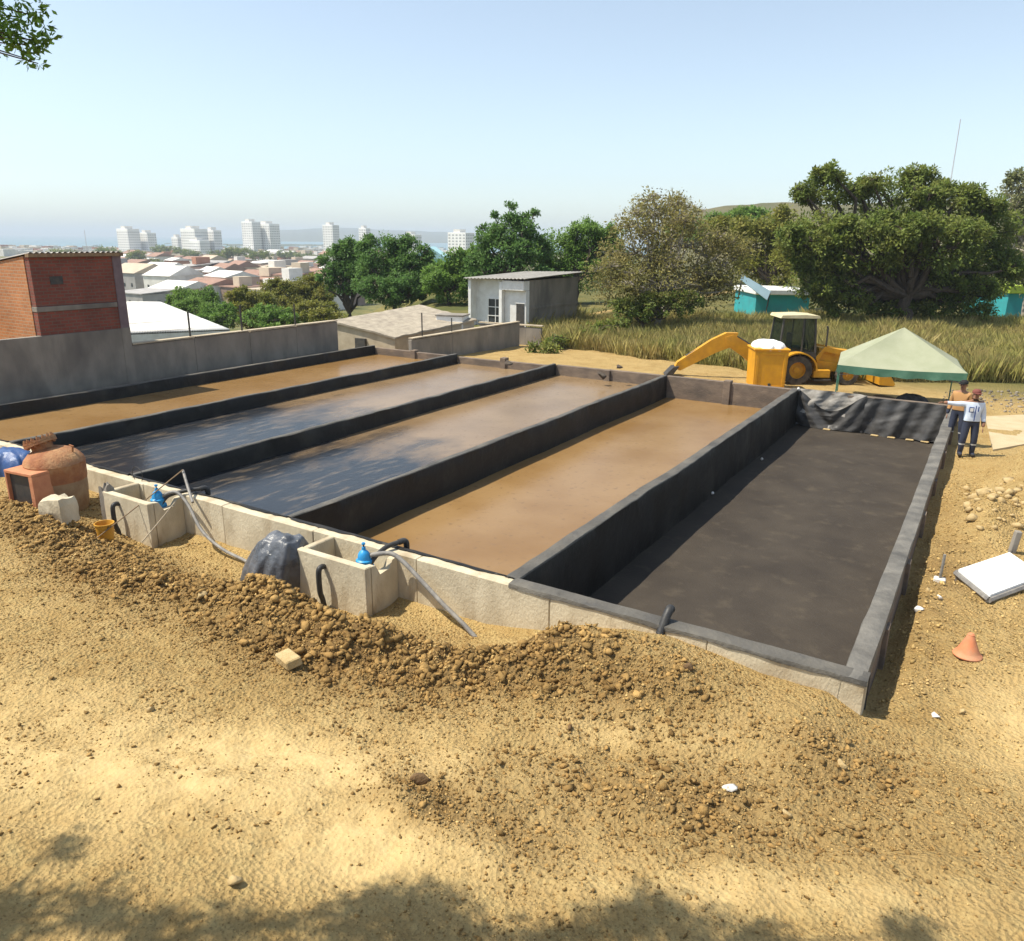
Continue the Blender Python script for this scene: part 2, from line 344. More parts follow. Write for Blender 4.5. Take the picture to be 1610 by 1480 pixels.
# ------------------------------------------------------------------ sea and far hills
seam = pm('sea_water', (0.10, 0.19, 0.22), (0.13, 0.22, 0.25), .004, 0.35, 0.0)
ang = np.radians(np.linspace(-75, 60, 40))+CY*0
V = []
for rr in (1350, 2500, 5000, 9000, 15000):
    for a in ang:
        q = _ri*math.sin(a)+np.array([-math.sin(CY), math.cos(CY), 0])*math.cos(a); V.append((CAM[0]+q[0]*rr, CAM[1]+q[1]*rr, -22.0))
n_ = len(ang); F = [(i*n_+k, i*n_+k+1, (i+1)*n_+k+1, (i+1)*n_+k) for i in range(4) for k in range(n_-1)]
tag(link('sea', np_mesh('sea', V, F, seam)), kind='structure')
def ridge(name, u0, u1, depth, tops, mat, base=-24, thick=.25):
    """a range of hills as a real ridge with two slopes; tops are photo heights of the crest"""
    us = np.linspace(u0, u1, 60); V = []
    tp = np.interp(us, np.linspace(u0, u1, len(tops)), tops)+(fbm(us*.05, us*0+3, 4, int(u0) % 50)-.5)*3
    for k, (fd, fh) in enumerate(((1-thick, 0), (1-thick*.5, .6), (1, 1), (1+thick*.6, .5), (1+thick, 0))):
        for u, v in zip(us, tp):
            p = onD(u, v, depth); q = onD(u, v, depth*fd); h = base+(p[2]-base)*fh
            V.append((q[0], q[1], h+(depth*.006*(vnoise(np.array([u*.2]), np.array([k*3.3]), 4)[0]-.5) if 0 < fh < 1 else 0)))
    F = [(i*60+k, i*60+k+1, (i+1)*60+k+1, (i+1)*60+k) for i in range(4) for k in range(59)]
    return tag(link(name, np_mesh(name, V, F, mat, True)), kind='structure')
M_farhill = pm('far_hill', (0.07, 0.085, 0.05), (0.10, 0.10, 0.06), .01, .95)
M_dryhill = pm('dry_hill', (0.15, 0.125, 0.06), (0.08, 0.085, 0.035), .05, .95, .5, .4)
ridge('hill', 380, 780, 5200, [369, 362, 358, 360, 363, 366, 370], M_farhill)
ridge('hill', -200, 560, 2300, [392, 388, 387, 388, 385, 384, 386], M_farhill, thick=.12)
ridge('hill', 1040, 1700, 330, [345, 324, 318, 322, 316, 318, 325, 330], M_dryhill)

# ------------------------------------------------------------------ the basin block
def grid_mesh(name, P, mat, smooth=True, closed=False):
    """P (rows, cols, 3)"""
    r_, c_ = P.shape[:2]; ix = np.arange(r_*c_).reshape(r_, c_)
    F = np.stack([ix[:-1, :-1], ix[:-1, 1:], ix[1:, 1:], ix[1:, :-1]], -1).reshape(-1, 4)
    me_ = np_mesh(name, P.reshape(-1, 3), F, mat, smooth)
    if smooth: me_.set_sharp_from_angle(angle=R(32))
    return me_
basin = thing('settling_basin', 'long concrete settling basin split by black lined dividing walls into five parallel lanes', 'basin')
rng = random.Random(4)
# near wall: cast panels side by side
x = BASIN_X[0]-.2; pan = []
while x < BASIN_X[5]+.14:
    wd = min(rng.uniform(1.95, 2.5), BASIN_X[5]+.16-x)
    if BASIN_X[5]+.16-(x+wd) < .8: wd = BASIN_X[5]+.16-x
    dy = rng.uniform(-.006, .006); dz = rng.uniform(-.012, .004)
    MB().box(x+.004, x+wd-.004, -.13+dy, .12, -1.7, -.012+dz, b=.012).build('wall_panel', M_conc, basin); pan.append(x); x += wd
MB().box(BASIN_X[0]-.2, BASIN_X[5]+.15, -.10, .11, -1.7, -.06).build('wall_core', M_conc, basin)
# outer right wall, outer left wall, far wall
MB().box(.675, .90, .125, FAR+.1, -1.7, -.03, b=.01).build('side_wall', M_concbrown, basin)
for k in range(7): MB().box(.9, .96, 1.6+k*2.7, 1.85+k*2.7, -1.7, -.10-.03*(k % 2)).build('buttress', M_concbrown, basin)
MB().box(BASIN_X[0]-.22, BASIN_X[0]-.085, .125, FAR+.1, -1.7, -.03, b=.01).build('side_wall', M_concgrey, basin)
for i in range(5):
    a, b_ = BASIN_X[i]+.06, BASIN_X[i+1]-.06; n_ = 2
    for k in range(n_):
        MB().box(a+(b_-a)*k/n_+.004, a+(b_-a)*(k+1)/n_-.004, FAR-.10, FAR+.10, -1.7, rng.uniform(-.05, .0)-(.10 if i < 2 else .02), b=.012).build('far_panel', M_concbrown, basin)
    MB().box((a+b_)/2-.13, (a+b_)/2+.13, FAR-.19, FAR+.12, -1.7, .03 if i in (1, 3) else -.04, b=.012).build('pilaster', M_concbrown, basin)
# dividers under their liner sheets
def divider(x0, half, y0, y1, z0, sag, seed, batter=.05, nl=150):
    prof = [(-half-batter, z0), (-half-batter*.75, z0*.75), (-half-batter*.5, z0*.5), (-half-batter*.2, z0*.2), (-half-.004, -.022), (-half+.008, -.003), (-half*.4, .003), (half*.4, .003),
            (half-.008, -.003), (half+.004, -.022), (half+batter*.2, z0*.2), (half+batter*.5, z0*.5), (half+batter*.75, z0*.75), (half+batter, z0)]
    yy = np.linspace(y0, y1, nl); P = np.zeros((len(prof), nl, 3))
    for k, (px_, pz) in enumerate(prof):
        ss = 1 if px_ > 0 else -1; side = abs(pz) > .023
        nse = (fbm(yy*1.3+seed, yy*0+k*.35, 3, seed)-.5)*(.06 if side else .022)+(vnoise(yy*5+pz*2*ss, yy*0+k*.2, seed+5)-.5)*(.03 if side else .016)
        P[k, :, 0] = x0+px_+ss*nse+(fbm(yy*.25, yy*0+seed, 2, 77)-.5)*.08
        P[k, :, 1] = yy
        P[k, :, 2] = pz+(0 if side else 1)*((fbm(yy*1.1, yy*0+k*.3, 3, seed+9)-.5)*.05)-(.0 if side else sag)*np.sin(np.pi*(yy-y0)/(y1-y0))
    return P
for i, (half, z0) in {0: (.06, -1.4), 1: (.07, -1.4), 2: (.07, -1.4), 3: (.075, -1.5), 4: (.11, -1.45)}.items():
    P = divider(BASIN_X[i], half, .10 if i < 4 else .06, FAR-.1, z0, .02, 11+i)
    o = link('divider_liner' if i else 'side_liner', grid_mesh('divider_liner', P, M_liner), basin)
    # dusty strip round the wall top, its lit sheen put into a paler grey
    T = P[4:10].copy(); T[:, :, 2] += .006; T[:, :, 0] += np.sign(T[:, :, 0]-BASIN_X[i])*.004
    link('lit_top_strip', grid_mesh('lit_top_strip', T, M_linertop), o)
# right wall of the empty lane: broad liner lapped over the top, sunlight put into its paler colour
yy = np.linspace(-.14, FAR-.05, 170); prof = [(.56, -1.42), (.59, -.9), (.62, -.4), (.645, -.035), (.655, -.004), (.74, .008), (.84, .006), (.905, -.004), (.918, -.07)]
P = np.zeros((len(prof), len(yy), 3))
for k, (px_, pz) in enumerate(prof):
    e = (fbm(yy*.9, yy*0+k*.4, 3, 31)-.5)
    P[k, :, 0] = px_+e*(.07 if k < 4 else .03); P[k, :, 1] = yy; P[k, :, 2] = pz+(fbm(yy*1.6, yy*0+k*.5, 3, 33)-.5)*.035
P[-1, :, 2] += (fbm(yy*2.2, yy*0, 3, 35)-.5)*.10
link('side_liner', grid_mesh('side_liner', P, pm('sunlit_liner', (.12, .112, .098), (.19, .175, .15), 2.5, .6, .6, 9, c3=(.07, .065, .058), scale3=1.3, rough2=.8)), basin)
# near wall liners: folded over the top, ragged outer edge
for i in range(5):
    a, b_ = BASIN_X[i]+.12, BASIN_X[i+1]-.10; xx = np.linspace(a-.05, b_+.05 if i < 4 else .93, 90)
    drop = {0: -.02, 1: -.02, 2: -.02, 3: -.02, 4: -.05}[i]; yo = {0: .06, 1: .05, 2: .04, 3: .04, 4: -.135}[i]
    rows = [(.24, -1.42), (.19, -.8), (.16, -.2), (.14, -.02), (.10, .012), (.10*.5+yo*.5, .014), (yo, .008)]+([(yo-.008, -.012), (yo-.012, drop)] if i == 4 else [])
    P = np.zeros((len(rows), len(xx), 3))
    for k, (py_, pz) in enumerate(rows):
        e = fbm(xx*1.5, xx*0+k*.3, 3, 51+i)-.5
        P[k, :, 0] = xx; P[k, :, 1] = py_+e*(.05 if k < 3 else .025); P[k, :, 2] = pz+(fbm(xx*2.0, xx*0+k*.4, 3, 61+i)-.5)*(.03 if k > 3 else .01)
    if i == 4: P[-1, :, 2] += (fbm(xx*1.7, xx*0, 3, 66)-.5)*.07
    else: P[-1, :, 1] += (fbm(xx*4, xx*0, 2, 67+i)-.5)*.10
    link('near_liner', grid_mesh('near_liner', P, M_linertop if i == 4 else M_liner), basin)
# floors
for i in range(5):
    xx = np.linspace(BASIN_X[i], BASIN_X[i+1], 40 if i == 4 else 3); yy = np.linspace(0, FAR, 110 if i == 4 else 4); A, B = np.meshgrid(xx, yy)
    Z = -1.27+(fbm(A*.6, B*.6, 3, 71+i)-.5)*.06+(fbm(A*3, B*3, 2, 75)-.5)*.012 if i == 4 else A*0-1.36
    link('floor_liner', grid_mesh('floor_liner', np.stack([A, B, Z], -1), M_floorliner), basin)
# the sheet hung over the far wall of the empty lane: a swag, then a panel with slanting folds
def drape(x0, x1, top, bot, fold, seed, swag):
    nx_, nz_ = 70, 34; P = np.zeros((nz_, nx_, 3)); s = np.linspace(0, 1, nx_)
    for k in range(nz_):
        t = k/(nz_-1); zt = top-swag*np.sin(np.pi*s)**1.3
        z = zt+(bot-zt)*t; X_ = x0+(x1-x0)*s
        ph = (s*(x1-x0)*fold+t*1.5*(1 if not swag else 0)) if not swag else (np.abs(s-.5)*6+t*2.2)
        off = .10+.06*np.sin(ph*1.5+seed)*(.5+t)+.03*np.sin(ph*3.7+1.3*seed)+(fbm(s*4+t*3, s*0+t*3, 3, seed)-.5)*.09
        if swag: off += .16*np.sin(np.pi*s)*(1-t)**2
        P[k, :, 0] = X_; P[k, :, 1] = FAR-.12-np.abs(off)-.10*t; P[k, :, 2] = z+(vnoise(s*9, s*0+t*3, seed)-.5)*.03
    P[-1, :, 2] += (fbm(s*6, s*0, 2, seed+3)-.5)*.1
    return P
link('hung_liner', grid_mesh('hung_liner', drape(-3.92, -1.75, .02, -1.22, 2.6, 3, .62), M_drape), basin)
link('hung_liner', grid_mesh('hung_liner', drape(-1.78, .58, -.03, -1.24, 3.4, 8, 0), M_drape), basin)
P = drape(-3.92, -1.75, .03, -.75, 2.6, 5, 0); P[:, :, 1] += .09
link('lining_felt', grid_mesh('lining_felt', P, pm('grey_felt', (.34, .315, .28), (.22, .20, .175), 5, .9, .5, 10)), basin)

# muddy water in four lanes
def water_mat(name, clear_to):
    m = bpy.data.materials.new(name); m.use_nodes = True; n = m.node_tree.nodes; l = m.node_tree.links; b = n['Principled BSDF']
    tc = n.new('ShaderNodeTexCoord'); sp = n.new('ShaderNodeSeparateXYZ'); l.new(tc.outputs['Object'], sp.inputs[0])
    def nz(sc, d=5, st=(1, 1, 1)):
        mp = n.new('ShaderNodeMapping'); mp.inputs['Scale'].default_value = st; l.new(tc.outputs['Object'], mp.inputs[0])
        t = n.new('ShaderNodeTexNoise'); t.inputs['Scale'].default_value = sc; t.inputs['Detail'].default_value = d; l.new(mp.outputs[0], t.inputs[0]); return t.outputs[0]
    def mr(s, a, bb):
        q = n.new('ShaderNodeMapRange'); q.inputs[1].default_value = a; q.inputs[2].default_value = bb; l.new(s, q.inputs[0]); return q.outputs[0]
    def mix(f, a, bb):
        x = n.new('ShaderNodeMix'); x.data_type = 'RGBA'; l.new(f, x.inputs[0])
        for s, v in ((x.inputs[6], a), (x.inputs[7], bb)):
            if isinstance(v, tuple): s.default_value = (*v, 1)
            else: l.new(v, s)
        return x.outputs[2]
    mud = mix(mr(nz(.5), .35, .65), (0.27, 0.165, 0.07) if not clear_to else (.26, .175, .095), (0.215, 0.12, 0.042) if not clear_to else (.20, .13, .068))
    mud = mix(mr(nz(7, 6), .60, .75), mud, (0.17, 0.10, 0.045))
    if clear_to:
        # clearer water over the black sheet at the near end, streaked with scum, turning to settled mud
        sm = n.new('ShaderNodeMath'); sm.operation = 'MULTIPLY_ADD'; sm.inputs[1].default_value = 9.0; l.new(nz(.7, 9, (1.5, .8, 1)), sm.inputs[0]); l.new(sp.outputs[1], sm.inputs[2])
        f = mr(sm.outputs[0], clear_to+6.2, clear_to+2.6)
        cl = mix(mr(nz(2.1, 9, (2.4, .6, 1)), .52, .72), (0.020, 0.022, 0.026), (0.11, 0.085, 0.06))
        c = mix(f, mud, cl)
    else: c = mud
    l.new(c, b.inputs['Base Color']); b.inputs['Roughness'].default_value = .22; b.inputs['IOR'].default_value = 1.33
    bp = n.new('ShaderNodeBump'); bp.inputs['Strength'].default_value = .16; bp.inputs['Distance'].default_value = .03
    l.new(nz(9, 5, (1, .6, 1)), bp.inputs['Height']); l.new(bp.outputs[0], b.inputs['Normal']); return m
for i, (z, cl) in enumerate(((-.42, 0), (-.42, 8.5), (-.46, 6.5), (-.84, 0))):
    xx = np.linspace(BASIN_X[i]+.02, BASIN_X[i+1]-.02, 12); yy = np.linspace(.11, FAR-.09, 40); A, B = np.meshgrid(xx, yy)
    o = link('water', grid_mesh('water', np.stack([A, B, A*0+z], -1), water_mat('muddy_water', cl)))
    tag(o, kind='structure')

# pale lumps left on the floor of the empty lane
def rock(name, p, s, mat, seed, label, cat='rock', group=None, flat=1.0, fine=True, rz=None):
    r_ = np.random.RandomState(seed); V = (ICO2_V if fine else ICO_V).copy()
    n1 = r_.normal(size=(6, 3)); n1 /= np.linalg.norm(n1, axis=1)[:, None]
    for q in n1: V -= q*np.clip(V@q-r_.uniform(.3, .65), 0, 1)[:, None]        # cut facets
    V *= 1+(r_.rand(len(V), 1)-.5)*.34
    V *= np.array([r_.uniform(.85, 1.2), r_.uniform(.75, 1.05), flat*r_.uniform(.7, .9)])*s
    a = r_.uniform(0, 6.28) if rz is None else rz; c, s_ = math.cos(a), math.sin(a); V = V@np.array([[c, s_, 0], [-s_, c, 0], [0, 0, 1]])
    o = link(name, np_mesh(name, V, ICO2_F if fine else ICO_F, mat), None, tuple(p)); return tag(o, label, cat, group)
for k, (u, v) in enumerate([(1300, 676), (1376, 684), (1403, 686), (1432, 689), (1456, 691)]):
    p = onZ(u, v, -1.25)
    p[1] = min(p[1], FAR-.42)
    o = MB().box(-.12, .12, -.05, .05, 0, .055, b=.02).build('pale_block', M_rock, None, loc=(p[0], p[1], -1.27+.01), rot=(0, 0, rng.uniform(-.2, .2)))
    tag(o, 'pale block on the empty lane floor, %s along the hanging sheet from the left' % ['first', 'second', 'third', 'fourth', 'fifth'][k], 'block', 'pale blocks at the foot of the hanging sheet')
for k, (u, v, s, lab) in enumerate([(1345, 670, .12, 'pale lump at the foot of the draped black swag'), (1330, 668, .07, 'small pale lump left of the larger one below the swag'),
                       (1120, 775, .07, 'pale crumb in the long shadow on the empty lane floor, nearest the middle'), (1197, 722, .06, 'pale crumb in the shade high up the empty lane floor'),
                       (1256, 612, .10, 'white lump on top of the far end of the dividing wall beside the yellow bin')]):
    p = onZ(u, v, -1.2 if v > 640 else .03); rock('stone', p, s, M_whiterock, 90+k, lab, 'stone')

# ------------------------------------------------------------------ valve boxes, valves, pipes and hoses
def tube_obj(name, pts, r, mat, parent=None, n=10, sub=6):
    """smooth tube through points"""
    P = [Vector(p) for p in pts]; out = []
    for i in range(len(P)-1):
        p0, p1, p2, p3 = P[max(i-1, 0)], P[i], P[i+1], P[min(i+2, len(P)-1)]
        for k in range(sub):
            t = k/sub; out.append(.5*((2*p1)+(p2-p0)*t+(2*p0-5*p1+4*p2-p3)*t*t+(3*p1-p0-3*p2+p3)*t**3))
    out.append(P[-1]); return MB().tube(out, r, n).build(name, mat, parent, smooth=True)
def valve_box(loc, wx, label):
    t = thing('valve_box', label, 'concrete box', loc, 0, 'concrete valve boxes')
    # local: x 0..wx along the wall, y -0.75..0 out from the wall, z 0 at top
    def slab(nm, *a):
        me_o = MB().box(*a, b=.015).build(nm, M_conc, t); return me_o
    slab('front_wall', 0, wx, -.75, -.62, -1.05, 0)
    slab('side_wall', 0, .12, -.615, 0, -1.05, -.01)
    poly = [(-.615, -1.05), (0, -1.05), (0, -.05), (-.12, -.07), (-.2, -.19), (-.42, -.21), (-.52, -.03), (-.615, -.01)]
    MB().prism(poly, wx-.12, wx, axis='x').build('side_wall', M_conc, t)
    slab('box_floor', .125, wx-.125, -.615, -.01, -.6, -.5)
    return t
valve_box((-7.62, -.135, 0.0), 1.5, 'pale concrete box against the wall, beside the crumpled black sheet')
valve_box((-13.1, -.135, 0.0), 1.5, 'pale concrete box against the wall, beside the rusty round vessel')
for o, nm in ((0, 'a'), (1, 'b')):
    bx, by = (-6.45, -.55) if not o else (-11.85, -.5)
    v_ = thing('gate_valve', 'blue gate valve in the concrete box %s' % ('beside the crumpled black sheet' if not o else 'under the leaning poles'), 'valve', (bx, by, -.28), 0, 'blue valves')
    MB().lathe([(.13, 0), (.135, .03), (.115, .05), (.12, .18), (.135, .20), (.135, .24), (.105, .26), (.095, .34), (.07, .38), (.035, .41), (.03, .46)], 14).build('body', M_blue, v_, True)
    MB().lathe([(.012, .44), (.012, .53)], 8).build('stem', M_steel, v_, True)
    MB().lathe([(.03, .50), (.032, .515), (.03, .53)], 10).build('nut', M_blue, v_, True)
    MB().lathe([(.11, -.12), (.11, -.09), (.065, -.085), (.065, .085), (.11, .09), (.11, .12)], 14, at=(0, 0, .1), axis='x').build('flange', M_blue, v_, True)
    MB().box(-.1, .1, -.1, .1, -.22, -.0).build('pedestal', M_conc, v_)
    ex, ey = (-6.24, .14) if not o else (-11.33, .16)
    p_ = thing('inlet_pipe', 'black elbowed pipe reaching over the wall from the %s' % ('valve beside the crumpled sheet' if not o else 'valve under the leaning poles'), 'pipe', (0, 0, 0), 0, 'black inlet pipes')
    tube_obj('pipe_run', [(bx+.08, by, -.15), (bx+.12, by+.15, .0), (bx*.4+ex*.6, by*.4+ey*.6, .07), (ex, ey, .09)], .04, M_blackpipe, p_)
    tube_obj('elbow', [(ex-.02, ey-.06, .087), (ex+.01, ey+.03, .09), (ex+.03, ey+.07, .05), (ex+.03, ey+.08, -.06)], .05, M_blackpipe, p_)
    fx, fy = (-7.62+.62, -.135-.75) if not o else (-13.1+.55, -.135-.75)
    t = tube_obj('hose_loop', [(fx, fy+.04, -.18), (fx, fy-.07, -.15), (fx, fy-.13, -.22), (fx, fy-.13, -.55), (fx+.01, fy-.09, -.72), (fx+.02, fy-.06, -1.0)], .045, M_blackpipe)
    tag(t, 'short black pipe bent down the front of the box beside the %s' % ('crumpled black sheet' if not o else 'rusty vessel'), 'pipe', 'bent black pipes on the boxes')
h1 = tube_obj('drain_hose', [(-6.36, -.5, .04), (-6.1, -.33, .07), (-5.85, -.30, -.03), (-5.4, -.33, -.30), (-5.0, -.38, -.52), (-4.6, -.42, -.72), (-4.3, -.47, -.88)], .038, M_hose)
tag(h1, 'grey hose curving down the wall from the box beside the crumpled sheet', 'hose', 'grey hoses')
h2 = tube_obj('drain_hose', [(-11.8, -.45, .0), (-11.55, -.3, .10), (-11.2, -.3, -.1), (-10.7, -.42, -.48), (-10.1, -.47, -.7), (-9.4, -.5, -.78), (-8.7, -.6, -.82)], .032, M_hose)
tag(h2, 'grey hose running along the wall foot from the box under the poles', 'hose', 'grey hoses')
# crumpled sheet over a pump
def tarp(name, c, rx, ry, h, mat, seed, label, cat, lean=0.0):
    nr, na = 26, 90; a = np.linspace(0, 2*np.pi, na+1)[:-1]; V = []; 
    for k in range(nr+1):
        t = k/nr; prof = math.sqrt(max(0, 1-t**2.6))
        wob = 1+.16*(fbm(np.cos(a)*1.6+3, np.sin(a)*1.6+t*1.2, 3, seed)-.5)*2
        fold = 1+.07*np.sin(a*7+seed+3*t)*t+.05*np.sin(a*13+2*seed)*t*t
        r_ = (t**.8)*wob*fold*(1-.10*np.abs(2*fbm(np.cos(a)*3+t*2, np.sin(a)*3-t, 2, seed+12)-1)*t)
        z = h*prof*(1+.30*(fbm(np.cos(a)*2*t+7, np.sin(a)*2*t, 3, seed+4)-.5))+.05*np.cos(a-2.2)*t-.07*h*np.abs(2*fbm(np.cos(a)*3*t+2, np.sin(a)*3*t+1, 2, seed+8)-1)
        V.append(np.stack([c[0]+rx*r_*np.cos(a), c[1]+ry*r_*np.sin(a), c[2]+z], -1))
    V = np.concatenate(V); V[:, 0] += lean*((V[:, 2]-c[2])/h); F = [(k*na+i, k*na+(i+1) % na, (k+1)*na+(i+1) % na, (k+1)*na+i) for k in range(nr) for i in range(na)]
    return tag(link(name, np_mesh(name, V, F, mat, True)), label, cat)
M_tarp = pm('grey_black_plastic', (0.06, 0.064, 0.072), (0.12, 0.125, 0.14), 3, .2, .9, 4, rough2=.4, spec=.6)
tarp('plastic_sheet', (-8.28, -.85, -.9), .62, .5, 1.04, M_tarp, 5, 'crumpled grey-black plastic sheet draped over a lump beside the valve box', 'plastic sheet', .30)
tarp('plastic_sheet', tuple(onZ(18, 745, -.5)), .9, .5, .62, pm('blue_tarp', (.03, .07, .20), (.05, .11, .26), 3, .4, .5, 6), 9, 'blue plastic sheet heaped at the left edge behind the terracotta crate', 'plastic sheet')

# rusty vessel
tp = onZ(110, 802, -.62)
t = thing('rusty_vessel', 'large rusty round vessel with a bolted domed lid', 'tank', (tp[0]-.1, tp[1]-.1, gz(tp[0]-.1, tp[1]-.1)-.06), .3)
MB().lathe([(.50, 0), (.52, .05), (.54, .5), (.55, .72)], 36).build('shell', pm('sandy_steel', (.33, .23, .13), (.25, .15, .08), 4, .85, .4, 16), t, True)
MB().lathe([(.552, .66), (.56, .72), (.56, 1.0), (.57, 1.02), (.54, 1.10), (.46, 1.20), (.34, 1.28), (.18, 1.33), (.0, 1.345)], 36).build('lid', M_rust, t, True)
Mt = Matrix.Rotation(R(-22), 3, 'Y')
def tilted(mb): mb.v = [tuple(Vector((-.20, -.06, 1.385))+Mt@Vector(p)) for p in mb.v]; return mb
tilted(MB().lathe([(.20, -.12), (.20, .0), (.31, .0), (.31, .045), (.20, .045), (.20, .05), (.31, .05), (.31, .095), (.0, .095)], 28)).build('flange', M_rust, t, True)
for k in range(16):
    a = 2*math.pi*k/16; tilted(MB().lathe([(.018, -.03), (.018, .10), (.032, .10), (.032, .135), (.016, .135), (.014, .17)], 6, at=(.26*math.cos(a), .26*math.sin(a), 0))).build('bolt', M_rust, t)
MB().tube([(.38, .1, 1.20), (.42, .1, 1.36), (.34, .1, 1.37)], .02, 8).build('lifting_lug', M_rust, t)
# terracotta crate lying on its side
tp = onZ(52, 812, -.55)
c = thing('open_crate', 'open terracotta coloured crate standing on its side, dark inside, in front of the rusty vessel', 'crate', (tp[0], tp[1]-.15, gz(tp[0], tp[1]-.15)+.02), .12)
w_, h_, d_ = .84, .74, .45
for nm, a in (('top_board', (-w_/2, w_/2, 0, d_, h_-.06, h_)), ('bottom_board', (-w_/2, w_/2, 0, d_, 0, .05)), ('side_board', (-w_/2, -w_/2+.05, .003, d_, .052, h_-.062)), ('side_board', (w_/2-.12, w_/2, .003, d_, .052, h_-.062)), ('shade_panel', (-w_/2+.052, w_/2-.122, .07, .11, .052, h_-.062))):
    MB().box(*a, b=.008).build(nm, M_terra if nm != 'shade_panel' else M_steel, c)  # dark panel close behind the opening paints the shade inside the crate
# broken block, bucket, post
def broken(name, p, sx, sy, sz, mat, seed, label, cat, rz=0.0):
    bm = bmesh.new(); bmesh.ops.create_cube(bm, size=1.0); bmesh.ops.subdivide_edges(bm, edges=bm.edges[:], cuts=3, use_grid_fill=True); r_ = random.Random(seed)
    for q in bm.verts:
        top = max(0, q.co.z-.2)/.3
        q.co = Vector((q.co.x*sx*(1-.12*top)+r_.uniform(-.02, .02)*sx, q.co.y*sy*(1-.1*top)+r_.uniform(-.02, .02)*sy, (q.co.z+.5)*sz+top*r_.uniform(-.16, .03)*sz))
    me_ = bpy.data.meshes.new(name); bm.to_mesh(me_); bm.free(); me_.materials.append(mat)
    return tag(link(name, me_, None, tuple(p), (0, 0, rz)), label, cat)
tp = onZ(98, 836, -.5); broken('concrete_block', (tp[0], tp[1], gz(tp[0], tp[1])-.05), .5, .42, .50, M_conc, 3, 'broken concrete block below the open terracotta crate', 'concrete block', .3)
tp = onZ(168, 822, -.65); broken('concrete_post', (tp[0]-.05, tp[1]+.12, gz(tp[0], tp[1])-.05), .22, .2, .85, M_concgrey, 6, 'grey concrete stub standing at the corner of the box by the rusty vessel', 'concrete stub', .2)
tp = onZ(167, 846, -.62)
t = thing('bucket', 'yellow plastic bucket below the valve box by the rusty vessel', 'bucket', (tp[0], tp[1], gz(tp[0], tp[1])+.0))
MB().lathe([(.13, 0), (.165, .33), (.178, .335), (.178, .355), (.16, .355), (.155, .33), (.12, .03), (.0, .03)], 20).build('pail', pm('bucket_yellow', (.62, .33, .04), (.5, .25, .03), 5, .5), t, True)
MB().tube([(.175*math.cos(a), -.02-.16*math.sin(a)*.5, .33-.16*math.sin(a)) for a in np.linspace(0, math.pi, 13)], .006, 6).build('handle', M_steel, t)
# leaning poles
def pole(a, b, r_, mat, label): return tag(MB().tube([tuple(a), tuple(np.array(a)*.5+np.array(b)*.5+np.array([0, 0, -.01])), tuple(b)], r_, 8).build('leaning_pole', mat, None, True), label, 'pole', 'leaning poles')
top = np.array([-11.75, .05, .42])
pole((-11.05, -.30, -.02), top, .028, M_hose, 'thick grey pole leaning over the wall above the blue valve')
g0 = onZ(150, 862, -.7); pole((g0[0], g0[1], gz(g0[0], g0[1])), top+np.array([.06, -.04, .03]), .012, M_wood, 'long thin stick leaning from the dirt beside the yellow bucket')
g0 = onZ(226, 846, -.55); pole((g0[0], g0[1]-.05, -.62), (-11.3, -.5, .0), .012, M_conctan, 'thin pale rod leaning on the front of the box under the poles')
w0 = tube_obj('wire_ring', [(-13.2+.17*math.cos(a), -.02, .10+.17*math.sin(a)) for a in np.linspace(0, 2*math.pi, 17)], .008, M_steel, n=6, sub=2); tag(w0, 'thin dark wire ring standing on the wall top by the rusty vessel', 'wire')
p0 = onZ(1046, 982, -.02)
t = tube_obj('drain_stub', [(p0[0]-.02, -.16, -.12), (p0[0], -.02, .08), (p0[0]+.01, .07, .16), (p0[0]+.0, .15, .13)], .06, M_blackpipe); tag(t, 'short black pipe stub poking up over the near wall of the empty lane', 'pipe')

# ------------------------------------------------------------------ boundary wall with posts
bw = thing('boundary_wall', 'grey plastered boundary wall with wire posts along the left side of the basins', 'wall', (0, 0, 0))
yb = 7.15
for k, (a, b_) in enumerate([(7.15, 9.7), (9.7, 12.3), (12.3, 14.8), (14.8, 17.3)]):
    MB().box(-24.4, -24.2, a+.004, b_-.004, -3.2, 1.16+.02*math.sin(k*2.1), b=.012).build('wall_panel', M_concgrey, bw)
    MB().box(-24.45, -24.15, a+.03, b_-.03, 1.185+.02*math.sin(k*2.1), 1.235).build('coping', M_conctan, bw)
def wpost(u, vt, parent, x=-24.3, z0=1.1):
    p = onX(u, vt, x); MB().tube([(x, p[1], z0), (x, p[1], p[2])], .035, 8).build('post', M_steel, parent, True)
for u, vt in ((295, 490), (377, 480), (462, 478)): wpost(u, vt, bw)
for zz in (1.55, 1.9): MB().tube([(-24.3, 7.2, zz), (-24.3, 12, zz-.04), (-24.3, 17.2, zz)], .006, 5).build('wire', M_steel, bw)
bw2 = thing('boundary_wall', 'lower grey wall running back behind the far end of the basins towards the white house', 'wall', (0, 0, 0))
for k in range(3): MB().box(-21.5, -21.3, 19.05+k*3.2+.004, 19.05+(k+1)*3.2-.004, -2.6, .36+.03*(k % 2), b=.012).build('wall_panel', M_concgrey, bw2)
MB().box(-21.53, -21.25, 19.1, 28.6, .40, .45).build('coping', M_conctan, bw2)
for u, vt in ((663, 492), (710, 500)):
    p = onX(u, vt, -21.4); MB().tube([(-21.4, p[1], .3), (-21.4, p[1], p[2])], .03, 8).build('post', M_steel, bw2, True)

